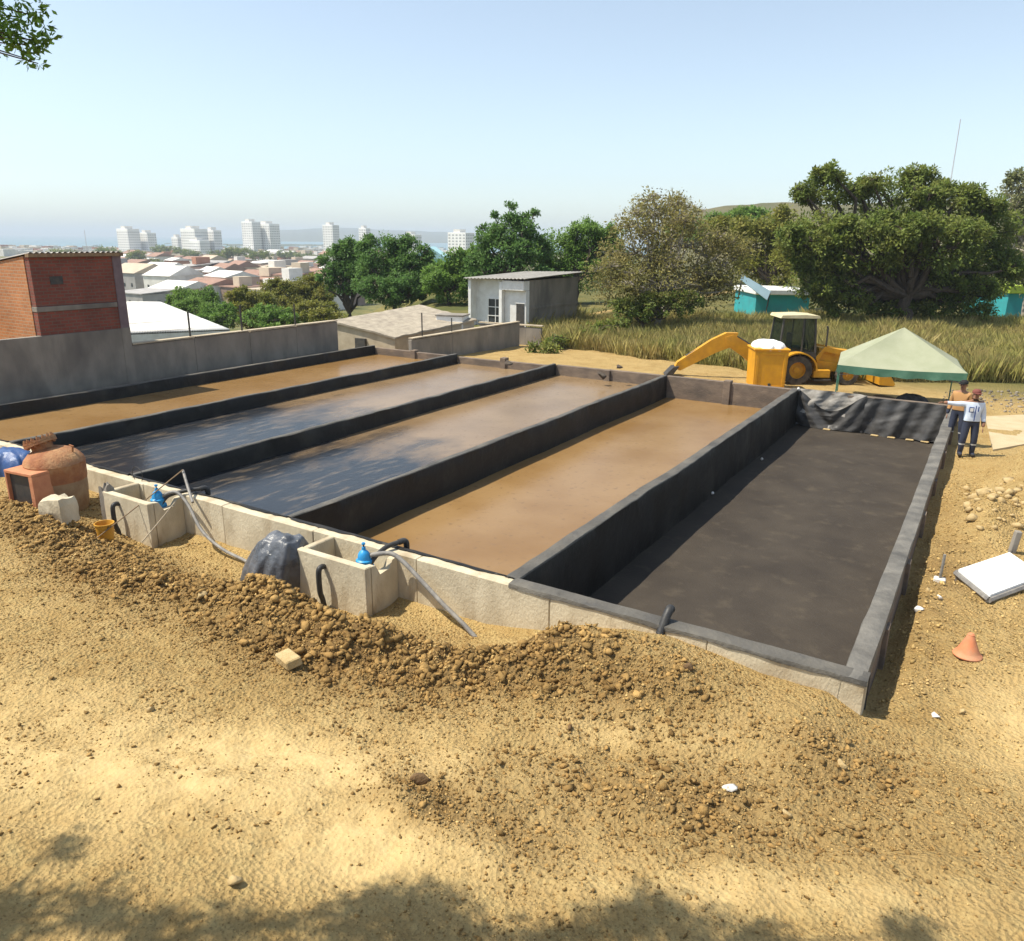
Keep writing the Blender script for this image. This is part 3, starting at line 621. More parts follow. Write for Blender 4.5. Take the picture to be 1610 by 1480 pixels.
# ------------------------------------------------------------------ brick house at the left
def brick_mat(name, c1, c2, mortar, scale=1.0):
    m = bpy.data.materials.new(name); m.use_nodes = True; n = m.node_tree.nodes; l = m.node_tree.links; b = n['Principled BSDF']; b.inputs['Roughness'].default_value = .9
    tc = n.new('ShaderNodeTexCoord'); sp = n.new('ShaderNodeSeparateXYZ'); l.new(tc.outputs['Object'], sp.inputs[0])
    ad = n.new('ShaderNodeMath'); l.new(sp.outputs[0], ad.inputs[0]); l.new(sp.outputs[1], ad.inputs[1]); cb = n.new('ShaderNodeCombineXYZ'); l.new(ad.outputs[0], cb.inputs[0]); l.new(sp.outputs[2], cb.inputs[1])
    bt = n.new('ShaderNodeTexBrick'); l.new(cb.outputs[0], bt.inputs['Vector']); bt.inputs['Color1'].default_value = (*c1, 1); bt.inputs['Color2'].default_value = (*c2, 1); bt.inputs['Mortar'].default_value = (*mortar, 1)
    bt.inputs['Scale'].default_value = scale; bt.inputs['Brick Width'].default_value = .26; bt.inputs['Row Height'].default_value = .105; bt.inputs['Mortar Size'].default_value = .014
    nz = n.new('ShaderNodeTexNoise'); nz.inputs['Scale'].default_value = 1.4; nz.inputs['Detail'].default_value = 6; l.new(tc.outputs['Object'], nz.inputs[0])
    mx = n.new('ShaderNodeMix'); mx.data_type = 'RGBA'; mx.blend_type = 'MULTIPLY'; l.new(bt.outputs[0], mx.inputs[6]); mr = n.new('ShaderNodeMapRange'); mr.inputs[3].default_value = .55; mr.inputs[4].default_value = 1.3; l.new(nz.outputs[0], mr.inputs[0]); mx.inputs[0].default_value = 1
    cc = n.new('ShaderNodeCombineXYZ'); [l.new(mr.outputs[0], cc.inputs[k]) for k in range(3)]; l.new(cc.outputs[0], mx.inputs[7]); l.new(mx.outputs[2], b.inputs['Base Color'])
    bp = n.new('ShaderNodeBump'); bp.inputs['Strength'].default_value = .6; bp.inputs['Distance'].default_value = .02; bp.invert = True; l.new(bt.outputs['Fac'], bp.inputs['Height']); l.new(bp.outputs[0], b.inputs['Normal']); return m
M_brick = brick_mat('shaded_brick', (0.25, 0.065, 0.04), (0.19, 0.055, 0.038), (0.17, .10, .075))  # darker brick: shade of the right-hand face put into the colour
M_brick2 = brick_mat('sunlit_brick', (0.50, 0.20, 0.075), (0.42, 0.16, 0.06), (0.42, .27, .16))  # same brick on the sunny face, sunlight put into the brighter colour
bh = thing('brick_house', 'unplastered red brick house on a grey plinth rising above the left boundary wall', 'house', (-24.2, 4.15, 0))
Y1 = 3.0
MB().box(-6, -.03, .003, Y1, -3, 2.515).build('brick_wall', M_brick, bh)
MB().prism([(-6, 2.69), (-.03, 2.69), (-.03, 4.26), (-6, 3.5)], .003, Y1).build('brick_wall', M_brick, bh)
MB().box(-.3, .0, -.012, Y1-.32, 2.52, 2.68, b=.01).build('ring_beam', M_concgrey, bh)
MB().box(-.32, .01, Y1-.3, Y1+.012, 1.8, 4.27, b=.01).build('corner_column', pm('purple_grey', (.20, .15, .16), (.15, .11, .12), 3, .9, .2), bh)
MB().prism([(-5.9, -3), (-.30, -3), (-.30, 4.22), (-5.9, 3.5)], -.02, .0).build('gable_wall', M_brick2, bh)
MB().box(-.2, 0, -14.0, Y1-.03, -3.2, 1.78, b=.01).build('plinth_wall', M_concgrey, bh)
MB().box(-.22, .02, Y1-.32, Y1+.02, -3.2, 1.80, b=.01).build('pillar', M_concgrey, bh)
xx = np.linspace(-6.1, .05, 80); yy_ = np.linspace(-.06, Y1+.05, 160); A, B = np.meshgrid(xx, yy_)
Z = 4.33+.022*np.sin(B*2*np.pi/.18)+A*0.13
o = link('roof', grid_mesh('roof', np.stack([A, B, Z], -1), pm('zinc_roof', (.36, .33, .30), (.26, .22, .19), 2, .55, .1, metal=.3), True), bh)
md = o.modifiers.new('thickness', 'SOLIDIFY'); md.thickness = .012
MB().box(-.10, .10, -.06, Y1+.06, 4.20, 4.305).build('roof_purlin', M_wood, o)
MB().prism([(-6, 1.82), (-1.35, 1.82), (-2.6, 3.4), (-6, 4.0)], -1.15, -.9).build('lean_to_wall', M_brick, bh)  # shadowed wall, its shade carried by the darker brick colour
for px_, pz_ in ((-.9, 3.1), (-.9, 2.1)):
    pass
p = onX(28, 480, -24.3); MB().tube([(-.1, -1.4, 1.7), (-.1, -1.4, 2.9)], .035, 8).build('post', M_steel, bh, True)
MB().box(-.035, -.008, .55, .95, 3.35, 3.6).build('vent', M_steel, bh)

# ------------------------------------------------------------------ shed, white house, tank behind the basins
sh = thing('ruined_shed', 'low tan shed with rough grey roof behind the far left corner of the basins', 'shed', (-24.5, 22, 0))
V = [(-2.2, -2.4, -2.5), (1.4, -2.0, -2.5), (2.6, 3, -2.5), (-1.8, 4, -2.5), (-2.2, -2.4, .82), (1.4, -2.0, .25), (2.6, 3, .75), (-1.8, 4, 1.22)]
MB().add(V, [(0, 1, 5, 4), (1, 2, 6, 5), (2, 3, 7, 6), (3, 0, 4, 7)]).build('wall', M_conctan, sh)
bm = bmesh.new(); q = [bm.verts.new(Vector(V[4+k])*1.0+Vector(((-.12, .12, .12, -.12)[k], (-.12, -.12, .1, .1)[k], .02))) for k in range(4)]; bm.faces.new(q)
bmesh.ops.subdivide_edges(bm, edges=bm.edges[:], cuts=24, use_grid_fill=True)
for vv in bm.verts: vv.co.z += .10*(float(fbm(np.array([vv.co.x*2]), np.array([vv.co.y*2]), 4, 8)[0])-.5)+.03
me = bpy.data.meshes.new('roof'); bm.to_mesh(me); bm.free(); me.materials.append(pm('rubble_roof', (.40, .345, .265), (.27, .23, .18), 2.5, .95, .8, 12))
o = link('roof', me, sh); md = o.modifiers.new('thickness', 'SOLIDIFY'); md.thickness = .09
MB().box(-.9, -.25, -2.33, -2.19, -1.5, .1).build('door', M_steel, sh)

wt = thing('water_tank', 'small white masonry tank on the grey wall in front of the white house', 'tank', tuple(onD(712, 522, 41)), .3)
MB().box(-.72, .72, -.55, .55, -1.6, .86, b=.02).build('body', M_white, wt)
MB().box(-.78, .78, -.6, .6, .86, .93, b=.015).build('lid', M_concgrey, wt)
MB().tube([(-.2, -.56, .3), (-.2, -.66, .3), (-.2, -.66, .1)], .03, 8).build('spout', M_steel, wt)
lw = thing('garden_wall', 'low grey block wall with pale coping below the white house', 'wall', (-24.4, 29.6, 0), .10)
for k in range(4): MB().box(-.2+k*1.0, .796+k*1.0, -.1, .1, -2.4, .02+.06*math.sin(k*1.9), b=.01).build('wall_panel', M_concgrey, lw)
MB().box(-.25, 3.85, -.14, .14, .08, .14).build('coping', M_conctan, lw)

wh = thing('white_house', 'small white house with a barred window and bare grey block side wall', 'house', tuple(onD(831, 527, 49)), .0)
W_, L_, H0, H1 = 4.1, 6.6, 3.35, 3.6
MB().box(-W_, 0, .0, L_, -2.0, H0).build('core', M_concgrey, wh)
# porch front: recessed white bay, piers, parapet
MB().box(-W_-.03, -W_+.18, -.72, -.02, -1.5, H0, b=.01).build('pier', M_white, wh)
MB().box(-1.78, -1.56, -.72, -.02, -1.5, H0-.1, b=.01).build('pier', M_white, wh)
MB().box(-W_, -1.8, -.06, -.003, -1.5, H0-.02).build('front_wall', M_white, wh)
MB().box(-1.54, .02, -.40, -.003, -1.5, H0-.62).build('bay_wall', M_white, wh)
MB().box(-1.54, .02, -.72, -.003, H0-.6, H0-.02, b=.01).build('fascia', M_white, wh)
dr = MB().box(-.66, -.1, -.44, -.41, .1, 1.95).build('doorway', M_steel, wh)
MB().box(-.72, -.04, -.455, -.443, 1.95, 2.02).build('lintel', M_white, dr)
wf = MB().box(-3.0, -1.88, -.10, -.065, .55, 2.15).build('window', M_darkglass, wh)
for a in (-3.0, -2.44, -1.92): MB().box(a, a+.05, -.14, -.104, .53, 2.17).build('window_bar', M_white, wf)
for a in (.53, 1.05, 1.6, 2.12): MB().box(-3.02, -1.86, -.155, -.142, a, a+.05).build('window_bar', M_white, wf)
for k in range(7): MB().box(-3.95+k*.16, -3.90+k*.16, -.16, -.12, -.2, .75).build('railing_bar', M_white, wh)
MB().box(.004, .03, .0, L_, -2.0, .25).build('brick_base', M_brick, wh)
MB().box(.004, .045, .0, L_, 1.55, 1.72).build('ring_beam', M_concgrey, wh)
xx = np.linspace(-W_-.25, .28, 60); yy_ = np.linspace(-.95, L_+.3, 30); A, B = np.meshgrid(xx, yy_)
o = link('roof', grid_mesh('roof', np.stack([A, B, H0+.05+.05*(B+1)/2.2+.03*np.sin(A*2*np.pi/.27)+.1*(A+W_)/W_], -1), pm('fibre_roof', (.36, .34, .31), (.27, .255, .23), 2, .85, .2), True), wh)
md = o.modifiers.new('thickness', 'SOLIDIFY'); md.thickness = .03

# warehouse with white roof below the wall
wa = thing('warehouse', 'long warehouse with a bright white sheet roof just beyond the boundary wall', 'warehouse', (-42, 21, 0))
a0, b0, c0, d0 = onD(120, 530, 44), onD(362, 520, 52), onD(252, 476, 72), onD(140, 476, 72)
V = [tuple(np.array(p_)-np.array([-42, 21, 0])) for p_ in (a0, b0, c0, d0)]
MB().add([(x_, y_, z_) for x_, y_, z_ in V]+[(x_, y_, -9) for x_, y_, z_ in V], [(0, 1, 5, 4), (1, 2, 6, 5), (2, 3, 7, 6), (3, 0, 4, 7)]).build('wall', M_white, wa)
n1, n2 = 120, 12; G = np.zeros((n2, n1, 3)); vv = [np.array(q) for q in V]
for i in range(n2):
    for k in range(n1):
        s, t_ = k/(n1-1), i/(n2-1); G[i, k] = (vv[0]*(1-s)+vv[1]*s)*(1-t_)+(vv[3]*(1-s)+vv[2]*s)*t_+np.array([0, 0, .10+.05*math.sin(s*60*2*math.pi)])
o = link('roof', grid_mesh('roof', G, pm('white_roof', (.66, .65, .62), (.5, .48, .45), .5, .7, .1, stretch=(1, 1, 1)), True), wa)
md = o.modifiers.new('thickness', 'SOLIDIFY'); md.thickness = .05

# turquoise buildings beyond the field
def teal_house(u0, u1, vt, vb, d, label, roofc):
    p0, p1 = onD(u0, vb, d), onD(u1, vb, d); t = thing('teal_house', label, 'building', tuple((p0+p1)/2), math.atan2(p1[1]-p0[1], p1[0]-p0[0])); wd = float(np.linalg.norm(p1-p0)); hh = (vb-vt)*d/CF
    MB().box(-wd/2, wd/2, 0, 6, -2, hh*.62).build('wall', pm('teal_paint', (.03, .36, .38), (.04, .28, .31), 1, .7), t)
    MB().box(-wd/2-.2, wd/2+.2, -.3, 6.2, hh*.62, hh*.95, b=.05).build('roof_edge', pm(roofc[0], roofc[1], roofc[2], 2, .6), t)
    return t
teal_house(1188, 1272, 455, 479, 62, 'turquoise building with a white roof edge between the dry tree and the big tree', ('white_roof_edge', (.8, .8, .78), (.7, .7, .68)))
teal_house(1582, 1660, 448, 486, 62, 'turquoise building with a yellow-green edge at the right frame edge', ('lime_edge', (.45, .6, .06), (.38, .5, .05)))
fn = thing('blue_chute', 'slanting pale blue chute rising left of the turquoise building', 'chute', tuple(onD(1175, 478, 61)), 0)
p0, p1 = onD(1168, 432, 61), onD(1212, 458, 61); p2, p3 = onD(1206, 472, 61), onD(1164, 440, 61); o0 = np.array(fn.location)
mbf = MB(); Q = [p0-o0, p1-o0, p2-o0, p3-o0]; back = -_fw*-.08
mbf.add([tuple(q) for q in Q]+[tuple(q+back) for q in Q], [(0, 1, 2, 3), (7, 6, 5, 4), (0, 4, 5, 1), (1, 5, 6, 2), (2, 6, 7, 3), (3, 7, 4, 0)])
mbf.build('sheet', pm('pale_blue', (.45, .62, .72), (.36, .52, .62), 1, .6), fn)
MB().tube([tuple(p0-o0+back*2), tuple(p3-o0+back*2-np.array([0, 0, 1.5]))], .05, 6).build('post', M_steel, fn)
MB().tube([tuple(p1-o0+back*2), tuple(p2-o0+back*2-np.array([0, 0, 1.5]))], .05, 6).build('post', M_steel, fn)
t = thing('gable_house', 'pale turquoise gabled house glimpsed between the green trees', 'house', tuple(onD(676, 425, 110)), .5)
MB().box(-2.2, 2.2, 0, 5, -6, 1.6).build('wall', pm('pale_teal', (.30, .58, .62), (.25, .5, .55), 1, .7), t)
MB().prism([(-2.5, 1.6), (2.5, 1.6), (0, 3.2)], -.2, 5.2).build('roof', pm('pale_teal_roof', (.42, .66, .70), (.36, .58, .62), 1, .7), t)
t = thing('white_hut', 'small white hut glimpsed among the trees above the white house roof', 'hut', tuple(onD(862, 430, 75)), .4)
MB().box(-.8, .8, 0, 2, -5, .9).build('wall', M_white, t); MB().prism([(-1, .9), (1, .9), (0, 1.7)], -.1, 2.1).build('roof', M_concgrey, t)

# ------------------------------------------------------------------ canopy tent
TX, TY = -1.25, 21.75; tz = gz(TX, TY)
tn = thing('canopy_tent', 'pale green pop-up canopy tent with dark green valance behind the far wall', 'tent', (TX, TY, tz), R(8))
ez = .80-tz; pk = 2.02-tz; hw, hd = 1.98, 1.75
M_canvas = pm('pale_green_canvas', (.27, .285, .185), (.31, .32, .22), 2, .8, .1, trans=.0)
M_valance = pm('green_valance', (.06, .16, .10), (.10, .21, .14), 3, .8, .15)
n_ = 16; V = []; F = []
cor = [(-hw, -hd), (hw, -hd), (hw, hd), (-hw, hd)]
for s in range(4):
    (xa, ya), (xb, yb_) = cor[s], cor[(s+1) % 4]; P = np.zeros((n_, n_, 3))
    for i in range(n_):
        t_ = i/(n_-1)
        for k in range(n_):
            q = k/(n_-1); ex, ey = xa+(xb-xa)*q, ya+(yb_-ya)*q
            P[i, k] = (ex*(1-t_), ey*(1-t_), ez+(pk-ez)*(t_**1.0)-.10*math.sin(math.pi*t_)*math.sin(math.pi*q)-.05*math.sin(math.pi*q)*(1-t_))
    link('canopy_panel', grid_mesh('canopy_panel', P, M_canvas), tn)
    P = np.zeros((5, 40, 3))
    for i in range(5):
        for k in range(40):
            q = k/39; ex, ey = xa+(xb-xa)*q, ya+(yb_-ya)*q; nx_, ny_ = (ya-yb_), (xb-xa); ln = math.hypot(nx_, ny_); off = -.012+.02*math.sin(q*22+s)*i/4
            P[i, k] = (ex-nx_/ln*off*-1, ey-ny_/ln*off*-1, ez+.002-.05*math.sin(math.pi*q)-.065*i+(.02*math.sin(q*31+s) if i == 4 else 0))
    link('valance', grid_mesh('valance', P, M_valance), tn)
for xa, ya in cor:
    MB().tube([(xa*.975, ya*.975, 0), (xa*.975, ya*.975, ez)], .022, 8).build('leg', pm('green_metal', (.05, .16, .11), None, 3, .5), tn, True)
for (xa, ya), (xb, yb_) in ((cor[0], cor[1]), (cor[1], cor[2]), (cor[2], cor[3]), (cor[3], cor[0])):
    MB().tube([(xa*.97, ya*.97, ez-.35), ((xa+xb)*.485, (ya+yb_)*.485, ez-.06), (xb*.97, yb_*.97, ez-.35)], .012, 6).build('truss', M_hose, tn)
# goods under and beside the tent
for k, (u, v, s, m, lab) in enumerate([(1362, 592, .28, 'tan', 'tan sack lying under the left half of the tent'), (1395, 596, .32, 'brown', 'brown sack lying under the middle of the tent'), (1440, 598, .36, 'dark', 'dark sack lying under the right half of the tent')]):
    p = onD(u, v, 27.5 if k < 3 else 29); cc = {'tan': (.42, .33, .2), 'brown': (.2, .13, .08), 'dark': (.07, .07, .08), 'dark2': (.06, .07, .1)}[m]
    tarp('sack', (p[0], p[1], gz(p[0], p[1])-.02), .55, .38, (.42, .36, .45, .40)[k], pm('sack_'+m, cc, tuple(c*.7 for c in cc), 5, .85, .4), 20+k, lab, 'sack')

# ------------------------------------------------------------------ yellow bin with white load
p = onD(1203, 600, 31.0); zg = gz(p[0], p[1])
yb_ = thing('yellow_bin', 'tall square yellow bin behind the far wall in front of the digger', 'bin', (p[0], p[1], zg), R(28))
hb = 1.30+(p[2]-zg)
M_bin = pm('bin_yellow', (.68, .33, .015), (.56, .26, .015), 2.5, .5, .15)
MB().prism([(-.60, 0), (.60, 0), (.64, hb), (-.64, hb)], -.6, .6).build('body', M_bin, yb_)
for xa in (-.52, .52): MB().box(xa-.05, xa+.05, -.625, -.602, .10, hb-.08, b=.008).build('rib', M_bin, yb_)
for za in (.06, hb-.16): MB().box(-.465, .465, -.625, -.602, za, za+.08, b=.008).build('rail', M_bin, yb_)
MB().box(-.69, .69, -.65, .65, hb+.002, hb+.08, b=.02).build('rim', M_bin, yb_)
MB().lathe([(.06, -.05), (.06, .0), (.03, .0)], 10, at=(0, -.62, .18), axis='y').build('drain_plug', M_steel, yb_)
tarp('white_bag', (p[0], p[1], zg+hb+.06), .66, .62, .30, pm('white_woven', (.80, .80, .78), (.68, .68, .66), 6, .7, .3), 40, 'white woven bag heaped on top of the yellow bin', 'bag')

# ------------------------------------------------------------------ backhoe loader, side on, digging arm to the left
p = onD(1238, 600, 33.0); zg = gz(p[0], p[1])
bk = thing('backhoe_loader', 'yellow backhoe loader with dark glazed cab and folded digging arm', 'digger', (p[0], p[1], max(zg, p[2]-.02)), R(31.5))
def wheel(x_, y_, r_, w2, nm):
    t = MB().lathe([(r_*.55, -w2), (r_*.93, -w2), (r_, -w2*.7), (r_, w2*.7), (r_*.93, w2), (r_*.55, w2), (r_*.55, -w2)], 28, at=(x_, y_, r_), axis='y', caps=False).build('tyre', M_tyre, bk, True)
    mb = MB()
    for k in range(18):
        a = 2*math.pi*k/18; ca, sa = math.cos(a), math.sin(a)
        for s in (-1, 1):
            mb.add([(x_+(r_+.0)*math.cos(a+da)*f, y_+s*yy2, r_+(r_)*math.sin(a+da)*f) for da, yy2, f in ((0, .0, 1.0), (.09, .0, 1.0), (.16, w2, .97), (.07, w2, .97), (0, .0, 1.05), (.09, 0, 1.05), (.16, w2, 1.02), (.07, w2, 1.02))],
                   [(0, 1, 2, 3), (4, 7, 6, 5), (0, 4, 5, 1), (1, 5, 6, 2), (2, 6, 7, 3), (3, 7, 4, 0)])
    mb.build('tread', M_tyre, t)['kind'] = 'stuff'
    MB().lathe([(0, -w2*.55), (r_*.2, -w2*.55), (r_*.22, -w2*.35), (r_*.48, -w2*.3), (r_*.56, -w2*.8), (r_*.56, w2*.8), (0, w2*.8)], 22, at=(x_, y_, r_), axis='y', caps=False).build('rim', M_yellow, t, True)
for s in (-1, 1):
    wheel(0, .82*s, .62, .23, 'rear'); wheel(2.15, .78*s, .44, .16, 'front')
    pts = [(math.cos(a)*.80, .62+math.sin(a)*.74) for a in np.linspace(R(-2), R(172), 14)]; inn = [(x_*.93, .62+(z_-.62)*.93) for x_, z_ in reversed(pts)]
    MB().prism(pts+inn, .82*s-.28, .82*s+.28).build('fender', M_yellow, bk)
    MB().prism([(.95, .9), (1.2, 1.35), (2.6, 1.05), (3.6, .35), (3.75, .45), (2.7, 1.25), (1.2, 1.55), (.85, 1.1)], .50*s-.06, .50*s+.06).build('loader_arm', M_yellow, bk)
    MB().lathe([(.0, -.02), (.09, -.02), (.09, .03), (0, .05)], 12, at=(2.72, .3*s, 1.0), axis='x', caps=False).build('headlight', M_white, bk, True)
MB().prism([(-.85, .5), (2.6, .5), (2.6, .75), (1.1, .95), (-.85, .95)], -.42, .42).build('chassis', M_yellow, bk)
MB().prism([(1.05, .8), (2.65, .78), (2.7, 1.15), (2.45, 1.34), (1.05, 1.48)], -.36, .36).build('hood', M_yellow, bk)
MB().box(2.70, 2.74, -.3, .3, .8, 1.12).build('grille', M_steel, bk)
MB().tube([(1.55, .25, 1.4), (1.55, .25, 2.2), (1.5, .25, 2.3)], .035, 10).build('exhaust', M_steel, bk, True)
MB().prism([(3.45, .05), (4.05, .0), (4.1, .08), (3.75, .6), (3.5, .75), (3.4, .5)], -1.0, 1.0).build('front_bucket', M_yellow, bk)
MB().box(.75, 1.45, -.82, -.50, .28, .62, b=.03).build('fuel_tank', M_yellow, bk)
MB().box(.75, 1.45, -.95, -.62, .18, .24).build('step', M_steel, bk)
# cab
cab = MB().prism([(-.75, .97), (.82, .97), (.82, 1.30), (-.75, 1.42)], -.68, .68).build('cab_base', M_steel, bk)
for x0_, x1_, in ((-.72, -.62), (.78, .66)):
    for s in (-1, 1): MB().tube([(x0_, .66*s, 1.3), (x1_, .60*s, 2.72)], .045, 8).build('pillar', M_steel, bk)
for s in (-1, 1): MB().tube([(.2, .66*s, 1.3), (.2, .61*s, 2.72)], .035, 8).build('pillar', M_steel, bk)
rf = MB().prism([(-.80, 2.70), (.82, 2.70), (.78, 2.80), (.2, 2.84), (-.74, 2.81)], -.72, .72).build('cab_roof', pm('pale_yellow_roof', (.62, .55, .35), (.5, .43, .25), 3, .6), bk)
for s in (-1, 1):
    MB().add([(-.68, .655*s, 1.43), (.16, .655*s, 1.36), (.17, .61*s, 2.68), (-.60, .61*s, 2.68)], [(0, 1, 2, 3)]).build('side_pane', M_glass, bk)
    MB().add([(.24, .655*s, 1.35), (.74, .655*s, 1.32), (.64, .61*s, 2.68), (.23, .61*s, 2.68)], [(0, 1, 2, 3)]).build('side_pane', M_glass, bk)
MB().add([(.80, -.62, 1.32), (.80, .62, 1.32), (.68, .57, 2.68), (.68, -.57, 2.68)], [(0, 1, 2, 3)]).build('windscreen', M_glass, bk)
MB().add([(-.73, -.62, 1.45), (-.73, .62, 1.45), (-.64, .57, 2.68), (-.64, -.57, 2.68)], [(0, 1, 2, 3)]).build('rear_pane', M_glass, bk)
st = MB().box(-.1, .4, -.25, .25, 1.35, 1.5, b=.04).build('seat', M_steel, bk); MB().box(-.18, -.06, -.25, .25, 1.45, 2.05, b=.04).build('seat_back', M_steel, st)
MB().tube([(.72, 0, 1.3), (.62, 0, 1.75)], .025, 6).build('steering_column', M_steel, bk)
# digging arm
MB().prism([(-.85, .5), (-1.15, .5), (-1.15, 1.15), (-.85, 1.25)], -.3, .3).build('swing_post', M_yellow, bk)
MB().prism([(-1.05, .55), (-1.2, 1.0), (-1.9, 1.6), (-2.5, 1.95), (-2.85, 1.84), (-2.75, 1.50), (-2.0, 1.02), (-1.5, .60)], -.17, .17).build('boom', M_yellow, bk)
MB().prism([(-2.30, 2.02), (-2.8, 2.02), (-3.4, 1.72), (-4.75, .78), (-4.88, .52), (-4.62, .42), (-3.2, 1.18), (-2.5, 1.46)], -.14, .14).build('dipper', M_yellow, bk)
MB().tube([(-1.3, 0, 1.15), (-1.9, 0, 1.6)], .07, 10).build('boom_ram', M_steel, bk, True)
MB().tube([(-1.9, 0, 1.62), (-2.6, 0, 1.97)], .06, 10).build('dipper_ram', M_steel, bk, True)
MB().tube([(-3.0, 0, 1.84), (-4.4, 0, 1.02)], .05, 10).build('bucket_ram', M_steel, bk, True)
MB().prism([(-4.7, .62), (-4.95, .58), (-5.25, .25), (-5.1, -.02), (-4.75, -.05), (-4.85, .1), (-4.95, .25)], -.3, .3).build('digging_bucket', M_steel, bk)
for s in (-1, 1):
    MB().tube([(-.9, .35*s, .6), (-1.05, .75*s, .55), (-1.05, .85*s, .06)], .06, 8).build('stabiliser', M_yellow, bk)
    MB().box(-1.22, -.88, .85*s-.15, .85*s+.15, .0, .05).build('stabiliser_foot', M_steel, bk)

# ------------------------------------------------------------------ right-hand yard
p = onZ(1520, 1034, -.5); p[2] = gz(p[0], p[1])
cn = thing('traffic_cone', 'faded orange cone standing on the dirt right of the basin', 'cone', (p[0], p[1], p[2]-.005)); cn.scale = (.86, .86, .92)
M_cone = pm('faded_orange', (.62, .22, .10), (.54, .19, .09), 7, .7, .15, c3=(.5, .28, .16), scale3=3)
MB().lathe([(0, .0), (.205, 0), (.212, .018), (.20, .035), (.175, .05), (.155, .09), (.075, .27), (.05, .335), (.035, .36), (0, .365)], 28, caps=False).build('cone_body', M_cone, cn, True)
MB().lathe([(.05, .34), (.052, .345), (.0, .372)], 16, caps=False).build('cone_tip', M_cone, cn, True)
A_, B_, C_ = onZ(1507, 896, -.36), onZ(1557, 936, -.36), onZ(1640, 905, -.36); D_ = A_+C_-B_
t = thing('white_board', 'bright white square board lying on a grey frame at the right', 'board', tuple(((A_+C_)/2)[:2])+(-.5,))
def quadslab(q, z0, z1): return MB().add([(a[0]-t.location[0], a[1]-t.location[1], z) for z in (z0, z1) for a in q], [(3, 2, 1, 0), (4, 5, 6, 7), (0, 1, 5, 4), (1, 2, 6, 5), (2, 3, 7, 6), (3, 0, 4, 7)])
quadslab((A_, B_, C_, D_), .10, .15).build('panel', pm('bright_white', (.85, .85, .84), (.8, .8, .79), 2, .5), t)
ce = (A_+C_)/2; q2 = [ce+(a-ce)*1.05 for a in (A_, B_, C_, D_)]; 
for k in range(4):
    a, b_ = q2[k]-ce, q2[(k+1) % 4]-ce; MB().tube([(a[0], a[1], .075), (b_[0], b_[1], .075)], .045, 6).build('frame_bar', M_hose, t)
    MB().box(a[0]*.9-.06, a[0]*.9+.06, a[1]*.9-.06, a[1]*.9+.06, -.15, .04).build('foot', M_concgrey, t)
p = onZ(1478, 908, -.45); p[2] = gz(p[0], p[1])
t = thing('stake', 'short grey stake standing in a pale block beside the white board', 'stake', tuple(p)); MB().box(-.09, .09, -.07, .07, -.02, .10, b=.015).build('base_block', M_whiterock, t); MB().tube([(0, 0, .1), (.01, 0, .52)], .022, 8).build('post', M_hose, t, True)
p = onZ(1590, 878, -.4); t = MB().box(-.05, .05, -.05, .05, -.1, .42, b=.01).build('concrete_stub', M_concgrey, None, loc=(p[0], p[1]+.25, gz(p[0], p[1]+.25)), rot=(0.05, .08, .4)); tag(t, 'square grey stub standing behind the white board', 'stub')
r_ = np.random.RandomState(12)
for k in range(56):
    u, v = r_.uniform(1520, 1640), r_.uniform(758, 832); p = onZ(u, v, -.2); z = gz(p[0], p[1]); s = .06+.15*r_.rand()**1.5
    rock('rubble_stone', (p[0], p[1], z+s*.12), s, M_rock, 200+k, 'pale rubble stone in the heap at the right edge', 'stone', 'pale rubble stones heaped at the right edge', fine=False)
for k, (u, v, s, m, lab) in enumerate([(1443, 962, .075, 1, 'white stone at the wall shadow edge, nearest the orange cone'), (1459, 928, .09, 0, 'pale lump just below the stake by the wall shadow'), (1476, 945, .05, 1, 'small white stone between the stake and the wall shadow'),
        (1146, 1241, .075, 1, 'bright white stone lying on the foreground dirt'), (1236, 1281, .055, 0, 'pale brown stone right of the bright white one in the foreground'), (1322, 1205, .07, 0, 'large tan clod in the right foreground below the basin corner'),
        (238, 1118, .055, 0, 'tan clod on the left foreground track'), (318, 950, .09, 0, 'large tan clod on the heap left of the crumpled sheet'), (895, 1147, .05, 2, 'dark clod alone on the pale track in the middle'),
        (1472, 1128, .06, 1, 'whitish stone on the right, below the orange cone'), (1512, 1122, .06, 0, 'pale stone directly below the orange cone'), (660, 1232, .09, 2, 'dark clod in the small heap in the middle foreground'),
        (1255, 612, .05, 1, 'white crumb at the end of the dividing wall'), (1080, 1078, .08, 2, 'dark clod on the slope below the black pipe stub'), (370, 1388, .075, 0, 'long tan clod at the bottom edge'), (1478, 735, .09, 1, 'white stone at the foot of the right wall near the person'), (1447, 815, .07, 1, 'white stone half way along the right wall foot')]):
    if k == 12: continue
    z = -.3; p = onZ(u, v, z)
    for _ in range(4): p = onZ(u, v, gz(p[0], p[1]))
    rock('stone', (p[0], p[1], gz(p[0], p[1])+s*.35), s, (M_rock, M_whiterock, pm('dark_clod', (.17, .10, .045), (.12, .07, .03), 8, .95, .6))[m], 300+k, lab, 'stone')
p = onZ(455, 1046, -.1)
for _ in range(4): p = onZ(455, 1046, gz(p[0], p[1]))
t = MB().box(-.19, .19, -.10, .10, -.03, .09, b=.015).build('stone_slab', M_rock, None, loc=(p[0], p[1], gz(p[0], p[1])+.05), rot=(.12, -.12, -.35)); tag(t, 'pale brick-shaped slab lying on the dirt below the dark clod heap', 'slab')
